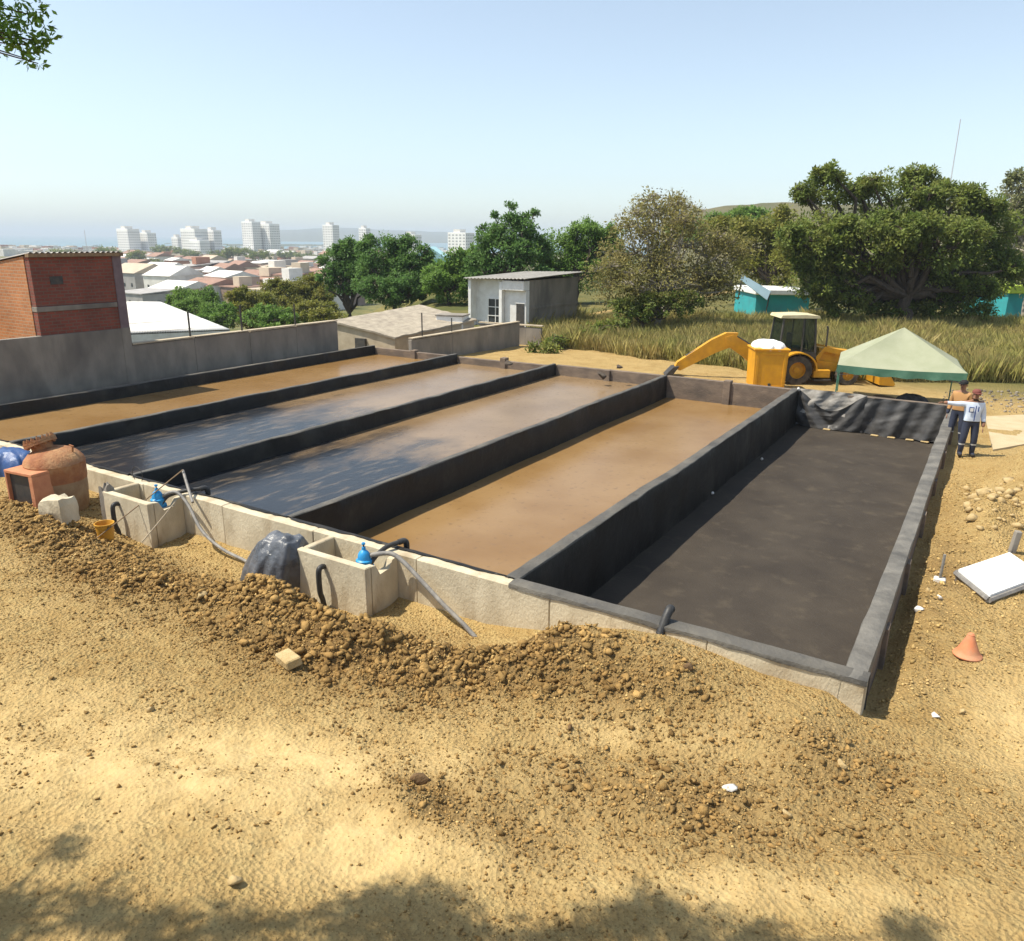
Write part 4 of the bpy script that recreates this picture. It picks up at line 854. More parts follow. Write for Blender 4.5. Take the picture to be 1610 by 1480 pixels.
for k, (u, v, r0, lab) in enumerate([(975, 577, .10, 'dark broken lump on the far wall of the third lane'), (946, 590, .16, 'dark rubbish heap inside the far wall corner of the third lane'), (800, 572, .14, 'dark broken stump on the far wall of the second lane')]):
    p = onD(u, v, {0: 29.5, 1: 29.5, 2: 31}[k]); rock('debris', (p[0], p[1], max(p[2], -.4)), r0*1.5, pm('dark_debris', (.06, .045, .035), (.1, .08, .06), 8, .95, .5), 400+k, lab, 'debris')
p = onZ(1021, 519, -.9); t = MB().tube([(p[0], p[1], gz(p[0], p[1])-.1), (p[0], p[1], gz(p[0], p[1])+.85)], .06, 8).build('marker_post', M_white, None, True); tag(t, 'short white marker post standing in the grass below the dry tree', 'post')

Q = [onZ(u, v, -.42) for u, v in ((1549, 652), (1640, 648), (1640, 690), (1562, 704))]
MB().add([(q[0], q[1], z) for z in (-.9, -.475) for q in Q], [(3, 2, 1, 0), (4, 5, 6, 7), (0, 1, 5, 4), (1, 2, 6, 5), (2, 3, 7, 6), (3, 0, 4, 7)]).build('path', pm('pale_slab', (.50, .40, .25), (.42, .33, .19), 2, .9, .3, 20))['kind'] = 'structure'
# ------------------------------------------------------------------ person beside the right wall
def person_mat(shirt):
    m = bpy.data.materials.new('person'); m.use_nodes = True; n = m.node_tree.nodes; l = m.node_tree.links; b = n['Principled BSDF']; b.inputs['Roughness'].default_value = .85
    tc = n.new('ShaderNodeTexCoord'); sp = n.new('ShaderNodeSeparateXYZ'); l.new(tc.outputs['Object'], sp.inputs[0])
    rp = n.new('ShaderNodeValToRGB'); rp.color_ramp.interpolation = 'CONSTANT'; dv = n.new('ShaderNodeMath'); dv.operation = 'DIVIDE'; dv.inputs[1].default_value = 2.0; l.new(sp.outputs[2], dv.inputs[0]); l.new(dv.outputs[0], rp.inputs[0])
    el = rp.color_ramp.elements; el[0].position = 0; el[0].color = (.02, .017, .015, 1); el[1].position = .05; el[1].color = (.028, .034, .06, 1)
    for p_, c_ in ((.165, (.5, .5, .48)), (.185, (.028, .034, .06)), (.475, (.02, .015, .01)), (.49, shirt), (.735, (.30, .15, .09))):
        e = el.new(p_); e.color = (*c_, 1)
    ab = n.new('ShaderNodeMath'); ab.operation = 'ABSOLUTE'; l.new(sp.outputs[0], ab.inputs[0])
    # bare hands: far out along the pointing arm, and low at the hanging hand
    g1 = n.new('ShaderNodeMath'); g1.operation = 'LESS_THAN'; g1.inputs[1].default_value = -.66; l.new(sp.outputs[0], g1.inputs[0])
    g2 = n.new('ShaderNodeMath'); g2.operation = 'GREATER_THAN'; g2.inputs[1].default_value = .235; l.new(sp.outputs[0], g2.inputs[0])
    g3 = n.new('ShaderNodeMath'); g3.operation = 'LESS_THAN'; g3.inputs[1].default_value = .96; l.new(sp.outputs[2], g3.inputs[0])
    g4 = n.new('ShaderNodeMath'); g4.operation = 'MULTIPLY'; l.new(g2.outputs[0], g4.inputs[0]); l.new(g3.outputs[0], g4.inputs[1])
    mx = n.new('ShaderNodeMath'); mx.operation = 'MAXIMUM'; l.new(g1.outputs[0], mx.inputs[0]); l.new(g4.outputs[0], mx.inputs[1])
    mm = n.new('ShaderNodeMix'); mm.data_type = 'RGBA'; l.new(mx.outputs[0], mm.inputs[0]); l.new(rp.outputs[0], mm.inputs[6]); mm.inputs[7].default_value = (.30, .15, .09, 1)
    l.new(mm.outputs[2], b.inputs['Base Color']); return m
def skin_mesh(name, pts, edges, rad, root, mat, parent, sub=2):
    me_ = bpy.data.meshes.new(name); me_.from_pydata(pts, edges, []); me_.materials.append(mat); o = link(name, me_, parent)
    sk = o.modifiers.new('skin', 'SKIN'); sk.use_smooth_shade = True
    for i, v_ in enumerate(me_.skin_vertices[0].data): v_.radius = rad[i] if isinstance(rad[i], tuple) else (rad[i], rad[i]); v_.use_root = (i == root)
    sb = o.modifiers.new('sub', 'SUBSURF'); sb.levels = sub; sb.render_levels = sub; return o
def make_person(pp, rz, label, shirt, arm, capc, trim):
    pr_ = thing('person', label, 'person', (pp[0], pp[1], gz(pp[0], pp[1])), rz)
    # local frame: x to the picture's right, -y towards the camera
    J = [(0, 0, .98), (0, 0, 1.15), (0, .01, 1.38), (0, 0, 1.50), (0, -.01, 1.58), (0, -.02, 1.70), (0, -.015, 1.76),            # 0 pelvis .. 6 crown
         *arm,                                          # 7-10 pointing arm
         (.19, .0, 1.42), (.26, .03, 1.15), (.27, -.06, .90), (.27, -.07, .83),                                                   # 11-14 hanging arm
         (-.10, 0, .92), (-.13, -.03, .50), (-.14, .03, .09), (-.15, -.12, .045),                                                 # 15-18 leg
         (.10, 0, .92), (.13, -.02, .50), (.15, .05, .09), (.17, -.10, .045)]
    Ed = [(0, 1), (1, 2), (2, 3), (3, 4), (4, 5), (5, 6), (2, 7), (7, 8), (8, 9), (9, 10), (2, 11), (11, 12), (12, 13), (13, 14), (0, 15), (15, 16), (16, 17), (17, 18), (0, 19), (19, 20), (20, 21), (21, 22)]
    Ra = [(.185, .135), (.185, .135), (.20, .14), .065, .065, (.085, .10), (.07, .085), .085, .066, .05, .037, .085, .066, .05, .037, .115, .088, .066, .05, .115, .088, .066, .05]
    body = skin_mesh('body', J, Ed, Ra, 0, person_mat(shirt), pr_)
    M_skin = pm('skin', (.30, .15, .09), None, 5, .6)
    def fingers(base, dirs, r_, nm):
        mb = MB()
        for d, ln in dirs:
            b0_ = Vector(base); d = Vector(d).normalized(); mb.tube([b0_, b0_+d*ln*.5, b0_+d*ln*.8+Vector((0, 0, -.012)), b0_+d*ln+Vector((0, 0, -.03))], [r_, r_, r_*.9, r_*.6], 6)
        mb.build(nm, M_skin, body, True)
    if arm[3][0] < -.6: fingers((-.76, -.09, 1.435), [((-1, -.1, .12), .11), ((-1, -.1, .04), .12), ((-1, -.1, -.05), .115), ((-1, -.1, -.14), .09), ((-.6, -.5, .4), .07)], .010, 'hand')
    else: fingers((-.27, -.07, .82), [((-.1, -.25, -1), .09), ((-.1, -.08, -1), .10), ((-.1, .05, -1), .10), ((-.1, .2, -1), .085), ((.2, -.6, -.6), .06)], .010, 'hand')
    fingers((.27, -.07, .82), [((.1, -.25, -1), .09), ((.1, -.08, -1), .10), ((.1, .05, -1), .10), ((.1, .2, -1), .085), ((-.2, -.6, -.6), .06)], .010, 'hand')
    hat = MB().lathe([(.102, .0), (.106, .03), (.098, .07), (.06, .105), (0, .115)], 16, at=(0, -.012, 1.70), caps=False).build('cap', pm('cap_%d' % int(capc[0]*1000), capc, tuple(q*.75 for q in capc), 8, .8), body, True)
    MB().prism([(-.09, -.10), (.09, -.10), (.07, -.19), (0, -.215), (-.07, -.19)], 1.705, 1.722, axis='z').build('cap_peak', hat.data.materials[0], hat)
    MB().lathe([(.012, 0), (.018, .02), (.008, .045)], 8, at=(0, -.118, 1.635)).build('nose', M_skin, body, True)
    for s in (-1, 1):
        MB().lathe([(0, -.012), (.012, 0), (0, .012)], 8, at=(.035*s, -.098, 1.675), axis='y', caps=False).build('eye', M_steel, body)
        MB().lathe([(.0, -.015), (.02, -.01), (.022, .01), (0, .014)], 8, at=(.092*s, -.01, 1.66), axis='x', caps=False).build('ear', M_skin, body)
    MB().box(-.03, .03, -.112, -.095, 1.604, 1.612).build('mouth', pm('lip', (.18, .07, .06), None, 4, .6), body)
    M_navy = pm('navy_trim', (.03, .06, .22), (.04, .08, .25), 6, .8)
    if not trim: return pr_
    MB().box(-.145, -.03, -0.150, -0.140, 1.22, 1.36, b=.004).build('chest_pocket', M_navy, body); MB().box(-.125, -.05, -0.156, -0.151, 1.245, 1.335).build('pocket_patch', M_white, body)
    MB().box(.0, .02, -0.150, -0.140, 1.0, 1.40).build('button_strip', M_navy, body); MB().box(.06, .085, -0.150, -0.137, 1.25, 1.38).build('chest_trim', M_navy, body)
OUT = [(-.19, .0, 1.42), (-.43, -.03, 1.40), (-.68, -.08, 1.43), (-.75, -.09, 1.435)]; DOWN = [(-.19, .0, 1.42), (-.26, .03, 1.15), (-.27, -.06, .90), (-.27, -.07, .83)]
make_person(onZ(1517, 719, -.5), CY-.25, 'person in pale blue shirt and dark trousers pointing over the right basin wall', (.60, .66, .76), OUT, (.20, .06, .045), True)
make_person(onZ(1499, 700, -.5), CY-.9, 'dark capped person in tan shirt standing behind the pointing arm', (.42, .22, .08), DOWN, (.012, .012, .013), False)

# ------------------------------------------------------------------ town
r_ = np.random.RandomState(77)
GB = -20.8
M_h = {'white': pm('wall_white', (.74, .71, .66), (.6, .57, .52), .3, .85), 'cream': pm('wall_cream', (.60, .50, .37), (.5, .41, .30), .3, .85), 'terracotta': pm('wall_terracotta', (.42, .19, .11), (.34, .15, .09), .3, .9),
       'grey': pm('wall_grey', (.36, .34, .32), (.28, .265, .25), .3, .9), 'pink': pm('wall_pink', (.55, .36, .28), (.46, .3, .23), .3, .85), 'brown': pm('wall_brown', (.28, .19, .14), (.22, .15, .11), .3, .9)}
M_r = {'white-roofed': pm('roof_white', (.74, .72, .68), (.6, .57, .53), .4, .7), 'grey-roofed': pm('roof_grey', (.40, .38, .36), (.3, .28, .265), .4, .8), 'rust-roofed': pm('roof_rust', (.34, .20, .14), (.26, .15, .11), .4, .85), 'tan-roofed': pm('roof_tan', (.52, .42, .31), (.43, .35, .26), .4, .85)}
ORD = ['leftmost', 'second', 'third', 'fourth', 'fifth', 'sixth', 'seventh', 'eighth', 'ninth', 'tenth', 'eleventh', 'twelfth', 'thirteenth', 'fourteenth', 'fifteenth', 'sixteenth', 'seventeenth', 'eighteenth', 'nineteenth', 'twentieth', 'twenty-first', 'twenty-second']
ROWN = ['nearest', 'second nearest', 'third nearest', 'fourth nearest', 'fifth nearest', 'third farthest', 'second farthest', 'farthest']
for ri, (vb, wpx, hpx) in enumerate([(486, 74, 34), (467, 64, 29), (452, 54, 24), (440, 45, 20), (430, 38, 16), (421, 32, 13), (413, 27, 11), (407, 23, 9)]):
    u = 176+r_.uniform(0, 15); k = 0
    while u < 520:
        ww = wpx*r_.uniform(.7, 1.35); uc = u+ww/2; vbb = vb+r_.uniform(-6, 6)*(wpx/70); P = onZ(uc, vbb, GB); dep = float((P-CAM)@_fw)
        Wm = ww*dep/CF*.85; Hm = hpx*dep/CF*r_.uniform(.75, 1.25); Lm = Wm*r_.uniform(.7, 1.2)
        cn_ = r_.choice(['white', 'white', 'cream', 'cream', 'terracotta', 'grey', 'pink', 'brown'], p=[.2, .14, .12, .1, .2, .06, .12, .06]); rn = r_.choice(['white-roofed', 'grey-roofed', 'rust-roofed', 'tan-roofed'], p=[.24, .20, .32, .24])
        lab = '%s %s house, %s in the %s row of the town below' % (rn, cn_, ORD[k] if k == 0 else ORD[k]+' from the left', ROWN[ri])
        t = thing('town_house', lab, 'house', tuple(P), r_.uniform(-.25, .15), 'houses of the town below')
        MB().box(-Wm/2, Wm/2, -Lm/2, Lm/2, -3, Hm).build('wall', M_h[cn_], t)
        sl_ = r_.uniform(0, .12)*Lm if r_.rand() < .6 else 0
        if r_.rand() < .4: MB().prism([(-Lm/2-.5, Hm+.02), (Lm/2+.5, Hm+.02), (0, Hm+Lm*r_.uniform(.12, .22))], -Wm/2-.4, Wm/2+.4, axis='x').build('roof', M_r[rn], t); sl_ = -9
        if sl_ > -1: MB().prism([(-Lm/2-.4, Hm+.02), (Lm/2+.4, Hm+.02+sl_), (Lm/2+.4, Hm+.35+sl_), (-Lm/2-.4, Hm+.35)], -Wm/2-.4, Wm/2+.4, axis='x').build('roof', M_r[rn], t)
        if sl_ > -1 and r_.rand() < .55:
            a0_ = r_.uniform(-.3, .1)*Wm; MB().box(a0_, a0_+Wm*.35, -Lm*.2, Lm*.3, Hm+.3+sl_*.5, Hm+.3+sl_*.5+Hm*.45).build('upper_room', M_h[r_.choice(['white', 'cream', 'terracotta', 'grey'])], t)
        if ri < 6:
            nw = max(2, int(Wm/4.5))
            for q in range(nw):
                xa = -Wm/2+Wm*(q+.5)/nw; MB().box(xa-.55, xa+.55, -Lm/2-.06, -Lm/2-.01, Hm*.42, Hm*.42+1.5).build('window' if q != nw//2 else 'door', M_darkglass, t)
            MB().box(Wm/2+.01, Wm/2+.06, -.6, .6, Hm*.42, Hm*.42+1.4).build('window', M_darkglass, t)
        u += ww*(r_.uniform(.5, .8) if ri < 4 else r_.uniform(.66, .92)); k += 1
# the mass of far roofs, too small to pick apart
mb = {k_: MB() for k_ in ('white', 'cream', 'terracotta')}
for q in range(420):
    P = onZ(r_.uniform(-60, 760), r_.uniform(393, 404), GB); k_ = r_.choice(['white', 'cream', 'terracotta'], p=[.55, .3, .15]); a = r_.uniform(6, 16); h = r_.uniform(4, 9)
    mb[k_].box(P[0]-a/2, P[0]+a/2, P[1]-a/2, P[1]+a/2, GB-2, GB+h, rot=r_.uniform(0, .8))
for k_ in mb: tag(mb[k_].build('distant_roofs', M_h[k_]), kind='stuff')

M_tw = pm('tower_white', (.84, .83, .80), (.76, .75, .72), .1, .8)
def tower(blocks, dep, label, rz=-.06):
    """blocks: (u0, u1, v_top, setback in depth m)"""
    uc = sum(b_[0]+b_[1] for b_ in blocks)/(2*len(blocks)); P = onD(uc, 395, dep); t = thing('apartment_tower', label, 'tower block', (P[0], P[1], GB), rz)
    ca = np.array([-math.sin(CY), math.cos(CY), 0])
    for u0, u1, vt, sb in blocks:
        A = onD(u0, 395, dep); B = onD(u1, 395, dep); T = onD((u0+u1)/2, vt, dep); H_ = T[2]-GB; w_ = float(np.linalg.norm(B-A))*.95
        off = (A+B)/2-P; off = off+ca*sb; c, s = math.cos(-rz), math.sin(-rz); ox, oy = off[0]*c-off[1]*s, off[0]*s+off[1]*c
        bd = MB().box(ox-w_/2, ox+w_/2, oy-w_*.3, oy+w_*.3, -3, H_, b=.2).build('block', M_tw, t)
        MB().box(ox-w_*.25, ox+w_*.1, oy-w_*.2, oy+w_*.2, H_+.02, H_+3.2).build('roof_room', M_h['white'], bd)
        wn = MB(); nf = int(H_/3.0); nc = max(3, int(w_/4.0))
        for f_ in range(1, nf):
            for q in range(nc):
                xa = ox-w_/2+w_*(q+.5)/nc; wn.box(xa-w_/nc*.27, xa+w_/nc*.27, oy-w_*.3-.12, oy-w_*.3-.02, f_*3.0+.6, f_*3.0+2.0)
                ya = oy-w_*.3+w_*.6*(q+.5)/nc; wn.box(ox+w_/2+.02, ox+w_/2+.12, ya-w_/nc*.16, ya+w_/nc*.16, f_*3.0+.6, f_*3.0+2.0)
        o = wn.build('window_rows', pm('far_window', (.34, .34, .34), (.42, .41, .40), .3, .4), bd); o['kind'] = 'stuff'
    return t
tower([(188, 222, 360, 0), (216, 242, 366, 10)], 980, 'white apartment tower nearest the brick house, with a lower wing')
tower([(288, 328, 360, 0), (320, 345, 362, 10), (306, 336, 378, -12)], 900, 'stepped white apartment tower second from the left, three joined blocks')
tower([(272, 290, 373, 0)], 1000, 'small low tower just left of the stepped white tower')
tower([(384, 412, 349, 0), (404, 438, 352, 8)], 1020, 'tall white apartment tower third from the left, highest on the skyline')
tower([(510, 534, 354, 0)], 1000, 'slim white tower standing at the left edge of the tree belt')
tower([(566, 583, 359, 0)], 1050, 'white tower top peeping just above the tree belt')
tower([(634, 662, 369, 0)], 900, 'low white block peeping over the middle of the tree belt')
tower([(706, 744, 366, 0)], 800, 'broad white block rising left of the spiky tree')
for k, (u, vt, dep, lab) in enumerate([(138, 362, 700, 'thin lattice mast standing above the brick house roof'), (1476, 196, 420, 'faint thin radio mast on the hill behind the big tree')]):
    B = onD(u, 400, dep); T = onD(u, vt, dep); t = thing('radio_mast', lab, 'mast', (B[0], B[1], B[2]-12)); h = T[2]-B[2]+12
    for a in range(3):
        c_ = (math.cos(a*2.094)*.5, math.sin(a*2.094)*.5); MB().tube([(c_[0], c_[1], 0), (c_[0]*.2, c_[1]*.2, h)], .10, 5).build('leg', pm('mast_paint', (.5, .42, .40), (.55, .5, .5), 1, .6), t)
    for z in np.linspace(h*.1, h*.95, 9): MB().lathe([(.55-.42*z/h, z), (.55-.42*z/h, z+.15)], 6).build('brace', MATS['mast_paint'], t)

# ------------------------------------------------------------------ foliage
def leaf_quads(C, n_per, cr, size, rs, up=.35, aspect=.45):
    """leaf-sized faces spread through clumps centred at C"""
    n = len(C)*n_per; c = np.repeat(C, n_per, 0); d = rs.normal(size=(n, 3)); d /= np.linalg.norm(d, axis=1)[:, None]
    pos = c+d*(rs.rand(n, 1)**.45)*np.repeat(np.asarray(cr).reshape(-1, 1) if np.ndim(cr) else np.full((len(C), 1), cr), n_per, 0)*np.array([1, 1, .75])
    ax = d+rs.normal(size=(n, 3))*.8; ax[:, 2] -= .25; ax /= np.linalg.norm(ax, axis=1)[:, None]
    nr = rs.normal(size=(n, 3)); nr[:, 2] += up*3+.9; nr[:, 0] -= .5; nr[:, 1] -= .4; sd = np.cross(ax, nr); sd /= (np.linalg.norm(sd, axis=1)[:, None]+1e-9); nn = np.cross(sd, ax)
    s = size*rs.uniform(.6, 1.35, (n, 1))
    V = np.stack([pos, pos+ax*s*.5+sd*s*aspect*.5-nn*s*.06, pos+ax*s, pos+ax*s*.5-sd*s*aspect*.5-nn*s*.06], 1).reshape(-1, 3)
    return V, np.arange(n*4).reshape(n, 4)
def foliage_mat(name, c1, c2, c3=None, sc=.35):
    return pm(name, c1, c2, sc, .6, 0, c3=c3, scale3=sc*2.5, spec=.3, island=.4, trans=.45, detail=3)
def limb(mb, a, b, ra, rb, rs, bend=.12, n=5):
    a = Vector(a); b = Vector(b); L = (b-a).length; pts = []
    for k in range(n+1):
        t = k/n; p = a.lerp(b, t); p += Vector(rs.normal(size=3))*bend*L*.25*math.sin(math.pi*t); pts.append(p)
    mb.tube(pts, [ra+(rb-ra)*k/n for k in range(n+1)], 7 if ra > .1 else (5 if ra > .04 else 3), caps=False)
def tree(name, label, base, blobs, dep, mat, leaf, per, dens, seed, trunk_r=.22, bark=None, cat='tree', group=None, clump=None, twigs=0, up=.35, hollow=.55, cut=None):
    """blobs: crown lobes (photo u, v, radius u, radius v, depth offset) at the tree's own distance"""
    rs = np.random.RandomState(seed); B = np.array(base); t = thing(name, label, cat, tuple(B), 0, group); ca = np.array([-math.sin(CY), math.cos(CY), 0])
    C = []; CR = []; ends = []; sub = []
    for u, v, ru, rv, od in blobs:
        if ru > 18:
            for k in range(4):
                a = rs.uniform(0, 6.28); f_ = rs.uniform(.28, .5); sub.append((u+math.cos(a)*ru*.85, v-abs(math.sin(a))*rv*.85 if rs.rand() < .7 else v+math.sin(a)*rv*.7, ru*f_, rv*f_, od-ru*dep/CF*rs.uniform(0, .7)))
    for u, v, ru, rv, od in list(blobs)+sub:
        d = dep+od; c = onD(u, v, d); a, b_ = ru*d/CF, rv*d/CF; n = max(4, int(.72*dens*(a*b_*4*1.6)**.75))
        q = rs.normal(size=(n, 3)); q /= np.linalg.norm(q, axis=1)[:, None]; q *= (hollow+(1-hollow)*rs.rand(n, 1))*rs.uniform(.82, 1.12, (n, 1))
        C.append(c+q[:, :1]*a*_ri+q[:, 1:2]*ca*a*.85+q[:, 2:3]*b_*np.array([0, 0, 1])); ends.append((c, a, b_))
        CR.append(np.full(n, clump or max(.25, min(a, b_)*.33))*rs.uniform(.6, 1.3, n))
    C = np.concatenate(C); CR = np.concatenate(CR)
    if cut is not None: k_ = C[:, 2] > cut; C, CR = C[k_], CR[k_]
    V, F_ = leaf_quads(C, per, CR, leaf, rs, up); link('crown', np_mesh('crown', V-B, F_, mat), t)
    mb = MB(); fork = B+np.array([0, 0, max(.5, (np.mean([e[0][2] for e in ends])-B[2])*.45)])
    limb(mb, (0, 0, -.4), fork-B, trunk_r*1.25, trunk_r*.8, rs)
    mb.build('trunk', bark or M_bark, t, True)
    mb = MB()
    for c, a, b_ in ends:
        limb(mb, fork-B, c-B, trunk_r*.6, trunk_r*.15, rs, .25)
        for k in range(4+twigs):
            q = rs.normal(size=3); q /= np.linalg.norm(q); q[2] = abs(q[2])*.8; e = c+(_ri*q[0]*a+ca*q[1]*a*.8+np.array([0, 0, q[2]*b_]))*rs.uniform(.75, 1.08); limb(mb, c-B, e-B, trunk_r*.2, trunk_r*.04, rs, .3, 4)
    mb.build('limbs', bark or M_bark, t, True)
    return t
F_dark = foliage_mat('leaf_dark', (.125, .18, .034), (.18, .225, .046), (.24, .245, .058))
F_green = foliage_mat('leaf_green', (.14, .25, .045), (.19, .29, .06))
F_deep = foliage_mat('leaf_deep', (.10, .20, .048), (.145, .25, .06))
F_olive = foliage_mat('leaf_olive', (.22, .23, .04), (.29, .26, .06), (.16, .19, .035))
F_dry = foliage_mat('leaf_dry', (.24, .215, .065), (.31, .26, .10), (.19, .195, .05))
F_grey = foliage_mat('leaf_grey', (.22, .19, .14), (.16, .135, .09))
F_pale = foliage_mat('leaf_pale', (.18, .20, .08), (.25, .24, .12))
def gbase(u, v, d): p = onD(u, v, d); p[2] = gz(p[0], p[1])-.1; return p
tree('broad_tree', 'big broad dark green tree with dense shady crown behind the tent', gbase(1420, 512, 51), [(1300, 300, 45, 32, 0), (1400, 315, 70, 40, 1), (1450, 295, 40, 28, 0), (1500, 330, 65, 42, 0), (1555, 365, 45, 45, 1), (1290, 380, 58, 50, -1), (1370, 385, 70, 50, -2), (1470, 390, 75, 50, -2), (1300, 440, 55, 38, 0), (1550, 430, 48, 42, 1), (1400, 440, 60, 38, 2), (1480, 452, 70, 34, 2), (1325, 468, 48, 30, 0), (1385, 474, 45, 24, 1), (1455, 472, 50, 26, 1), (1525, 470, 50, 30, 0)], 51, F_dark, .25, 48, 11.5, 5, .42)
tree('dry_tree', 'greyish olive half-bare tree in the middle of the field', gbase(1035, 498, 49), [(1035, 340, 42, 32, 0), (1000, 400, 55, 50, 0), (1080, 390, 60, 48, 0), (1135, 420, 40, 45, 0), (965, 450, 38, 40, 0), (1040, 450, 60, 36, -1), (1110, 455, 40, 28, 0)], 49, F_dry, .20, 26, 9, 6, .2, M_palebark, twigs=16, clump=.85, up=.1)
tree('grey_top_tree', 'bare grey twigged treetop rising behind the half-bare tree', gbase(1045, 490, 54), [(1040, 330, 45, 26, 0), (1020, 345, 30, 26, 0), (1075, 345, 34, 26, 0)], 54, F_grey, .15, 14, 6, 61, .16, M_palebark, twigs=28, clump=.6, up=.1)
tree('tall_tree', 'tall loose green tree with separate leafy tops against the sky', gbase(805, 482, 62), [(805, 370, 34, 28, 0), (790, 400, 45, 30, 0), (835, 385, 30, 28, 0), (760, 425, 28, 30, 0), (820, 430, 42, 34, 0), (778, 342, 8, 7, 0), (803, 325, 8, 7, 0), (826, 342, 12, 7, 0), (842, 332, 8, 5, 0), (757, 358, 8, 7, 0), (812, 345, 10, 9, 0), (783, 360, 12, 10, 0)], 62, F_deep, .25, 46, 8, 8, .2, up=.2)
tree('round_tree', 'dense mid green tree right of the tall loose one', gbase(905, 475, 66), [(905, 375, 42, 30, 0), (880, 400, 34, 36, 0), (935, 390, 40, 38, 0), (905, 430, 45, 34, 0), (955, 420, 34, 40, 1), (875, 440, 28, 24, 0)], 66, F_green, .25, 52, 8, 9, .25)
tree('spreading_tree', 'deep green tree at the left end of the belt, by the slim tower', gbase(548, 475, 72), [(530, 410, 26, 26, 0), (555, 400, 24, 24, 0), (540, 440, 34, 24, 0), (560, 425, 28, 30, 0)], 72, F_deep, .26, 48, 8, 10, .22, up=.2)
tree('bushy_tree', 'large deep green tree in the left half of the belt', gbase(620, 482, 70), [(600, 400, 36, 28, 0), (640, 405, 36, 28, 0), (590, 435, 40, 34, 0), (640, 440, 45, 34, 0), (615, 460, 50, 22, -1), (578, 380, 14, 12, 0)], 70, F_deep, .26, 50, 8, 11, .25, up=.2)
tree('low_tree', 'lower green tree between the large one and the white house', gbase(705, 482, 66), [(690, 435, 30, 26, 0), (725, 425, 32, 30, 0), (712, 455, 44, 24, 0), (745, 450, 26, 28, 0), (738, 400, 16, 14, 0)], 66, F_green, .28, 38, 8, 12, .2)
tree('belt_tree', 'green tree filling the belt just left of the tall loose tree', gbase(752, 480, 74), [(735, 425, 30, 28, 0), (765, 440, 32, 28, 0), (748, 462, 34, 18, 0)], 74, F_green, .28, 36, 8, 18, .2)
tree('belt_tree', 'deep green tree between the large one and the pale turquoise gable', gbase(672, 482, 80), [(660, 425, 22, 20, 0), (680, 445, 30, 24, 0), (660, 462, 34, 18, 0)], 80, F_deep, .28, 36, 8, 19, .2)
tree('field_tree', 'yellow-green tree filling the gap between the half-bare and the big tree', gbase(1205, 468, 68), [(1190, 385, 45, 40, 0), (1230, 370, 35, 40, 0), (1150, 365, 30, 22, 4), (1215, 420, 50, 30, 0), (1255, 400, 40, 45, -3), (1120, 362, 24, 18, 5)], 68, F_olive, .30, 38, 8, 13, .25)
tree('hill_tree', 'dull green tree low on the skyline behind the half-bare tree', gbase(1110, 440, 95), [(1090, 365, 40, 22, 0), (1140, 355, 45, 22, 0), (1190, 350, 45, 20, 0)], 95, F_green, .4, 34, 5, 14, .25)
tree('edge_tree', 'pale feathery tree cut by the right frame edge', gbase(1615, 480, 58), [(1600, 305, 26, 34, 0), (1625, 330, 35, 45, 0), (1600, 380, 28, 40, 0), (1630, 420, 40, 40, 0)], 58, F_pale, .26, 30, 7, 15, .2, M_palebark, twigs=8, up=.1)
tree('under_tree', 'dark bush beneath the half-bare tree', gbase(1010, 505, 47.5), [(985, 490, 26, 20, 0), (1030, 485, 40, 20, 0), (1075, 478, 30, 16, 0)], 47.5, F_dark, .22, 34, 9, 16, .1, cat='bush', cut=None)
tree('shade_hedge', 'dark leafy band, partly standing for shade, running from the white house to the half-bare tree', gbase(910, 535, 44), [(850, 553, 26, 10, -3), (885, 543, 26, 10, -1), (925, 532, 28, 12, 0), (960, 520, 26, 14, 2)], 44, F_dark, .2, 30, 9, 17, .06, cat='hedge')  # leaves added for the shade below the tree and a dark low wall
for k, (u, v, ru, rv, d, m, lab) in enumerate([(305, 478, 38, 28, 78, F_green, 'green bush at the left end of the slope beyond the wall'), (345, 495, 32, 22, 70, F_green, 'low green bush second along the slope beyond the wall'), (395, 484, 40, 30, 74, F_olive, 'olive bush in the middle of the slope beyond the wall'),
        (445, 466, 40, 30, 82, F_olive, 'tall yellowish bush on the slope left of the tree belt'), (490, 460, 36, 30, 84, F_olive, 'yellowish bush touching the left end of the tree belt'), (430, 497, 42, 18, 66, F_green, 'low green bush right along the boundary wall coping'), (500, 490, 38, 18, 66, F_olive, 'low olive bush nearest the wall end'), (272, 497, 22, 14, 72, F_olive, 'small olive bush beside the white warehouse roof')]):
    tree('slope_bush', lab, gbase(u, v+rv, d), [(u-ru*.3, v, ru*.7, rv*.9, 0), (u+ru*.35, v+2, ru*.65, rv*.8, 1), (u, v+rv*.4, ru, rv*.6, -1)], d, m, .24, 46, 9, 30+k, .08, cat='bush', group='bushes on the slope')
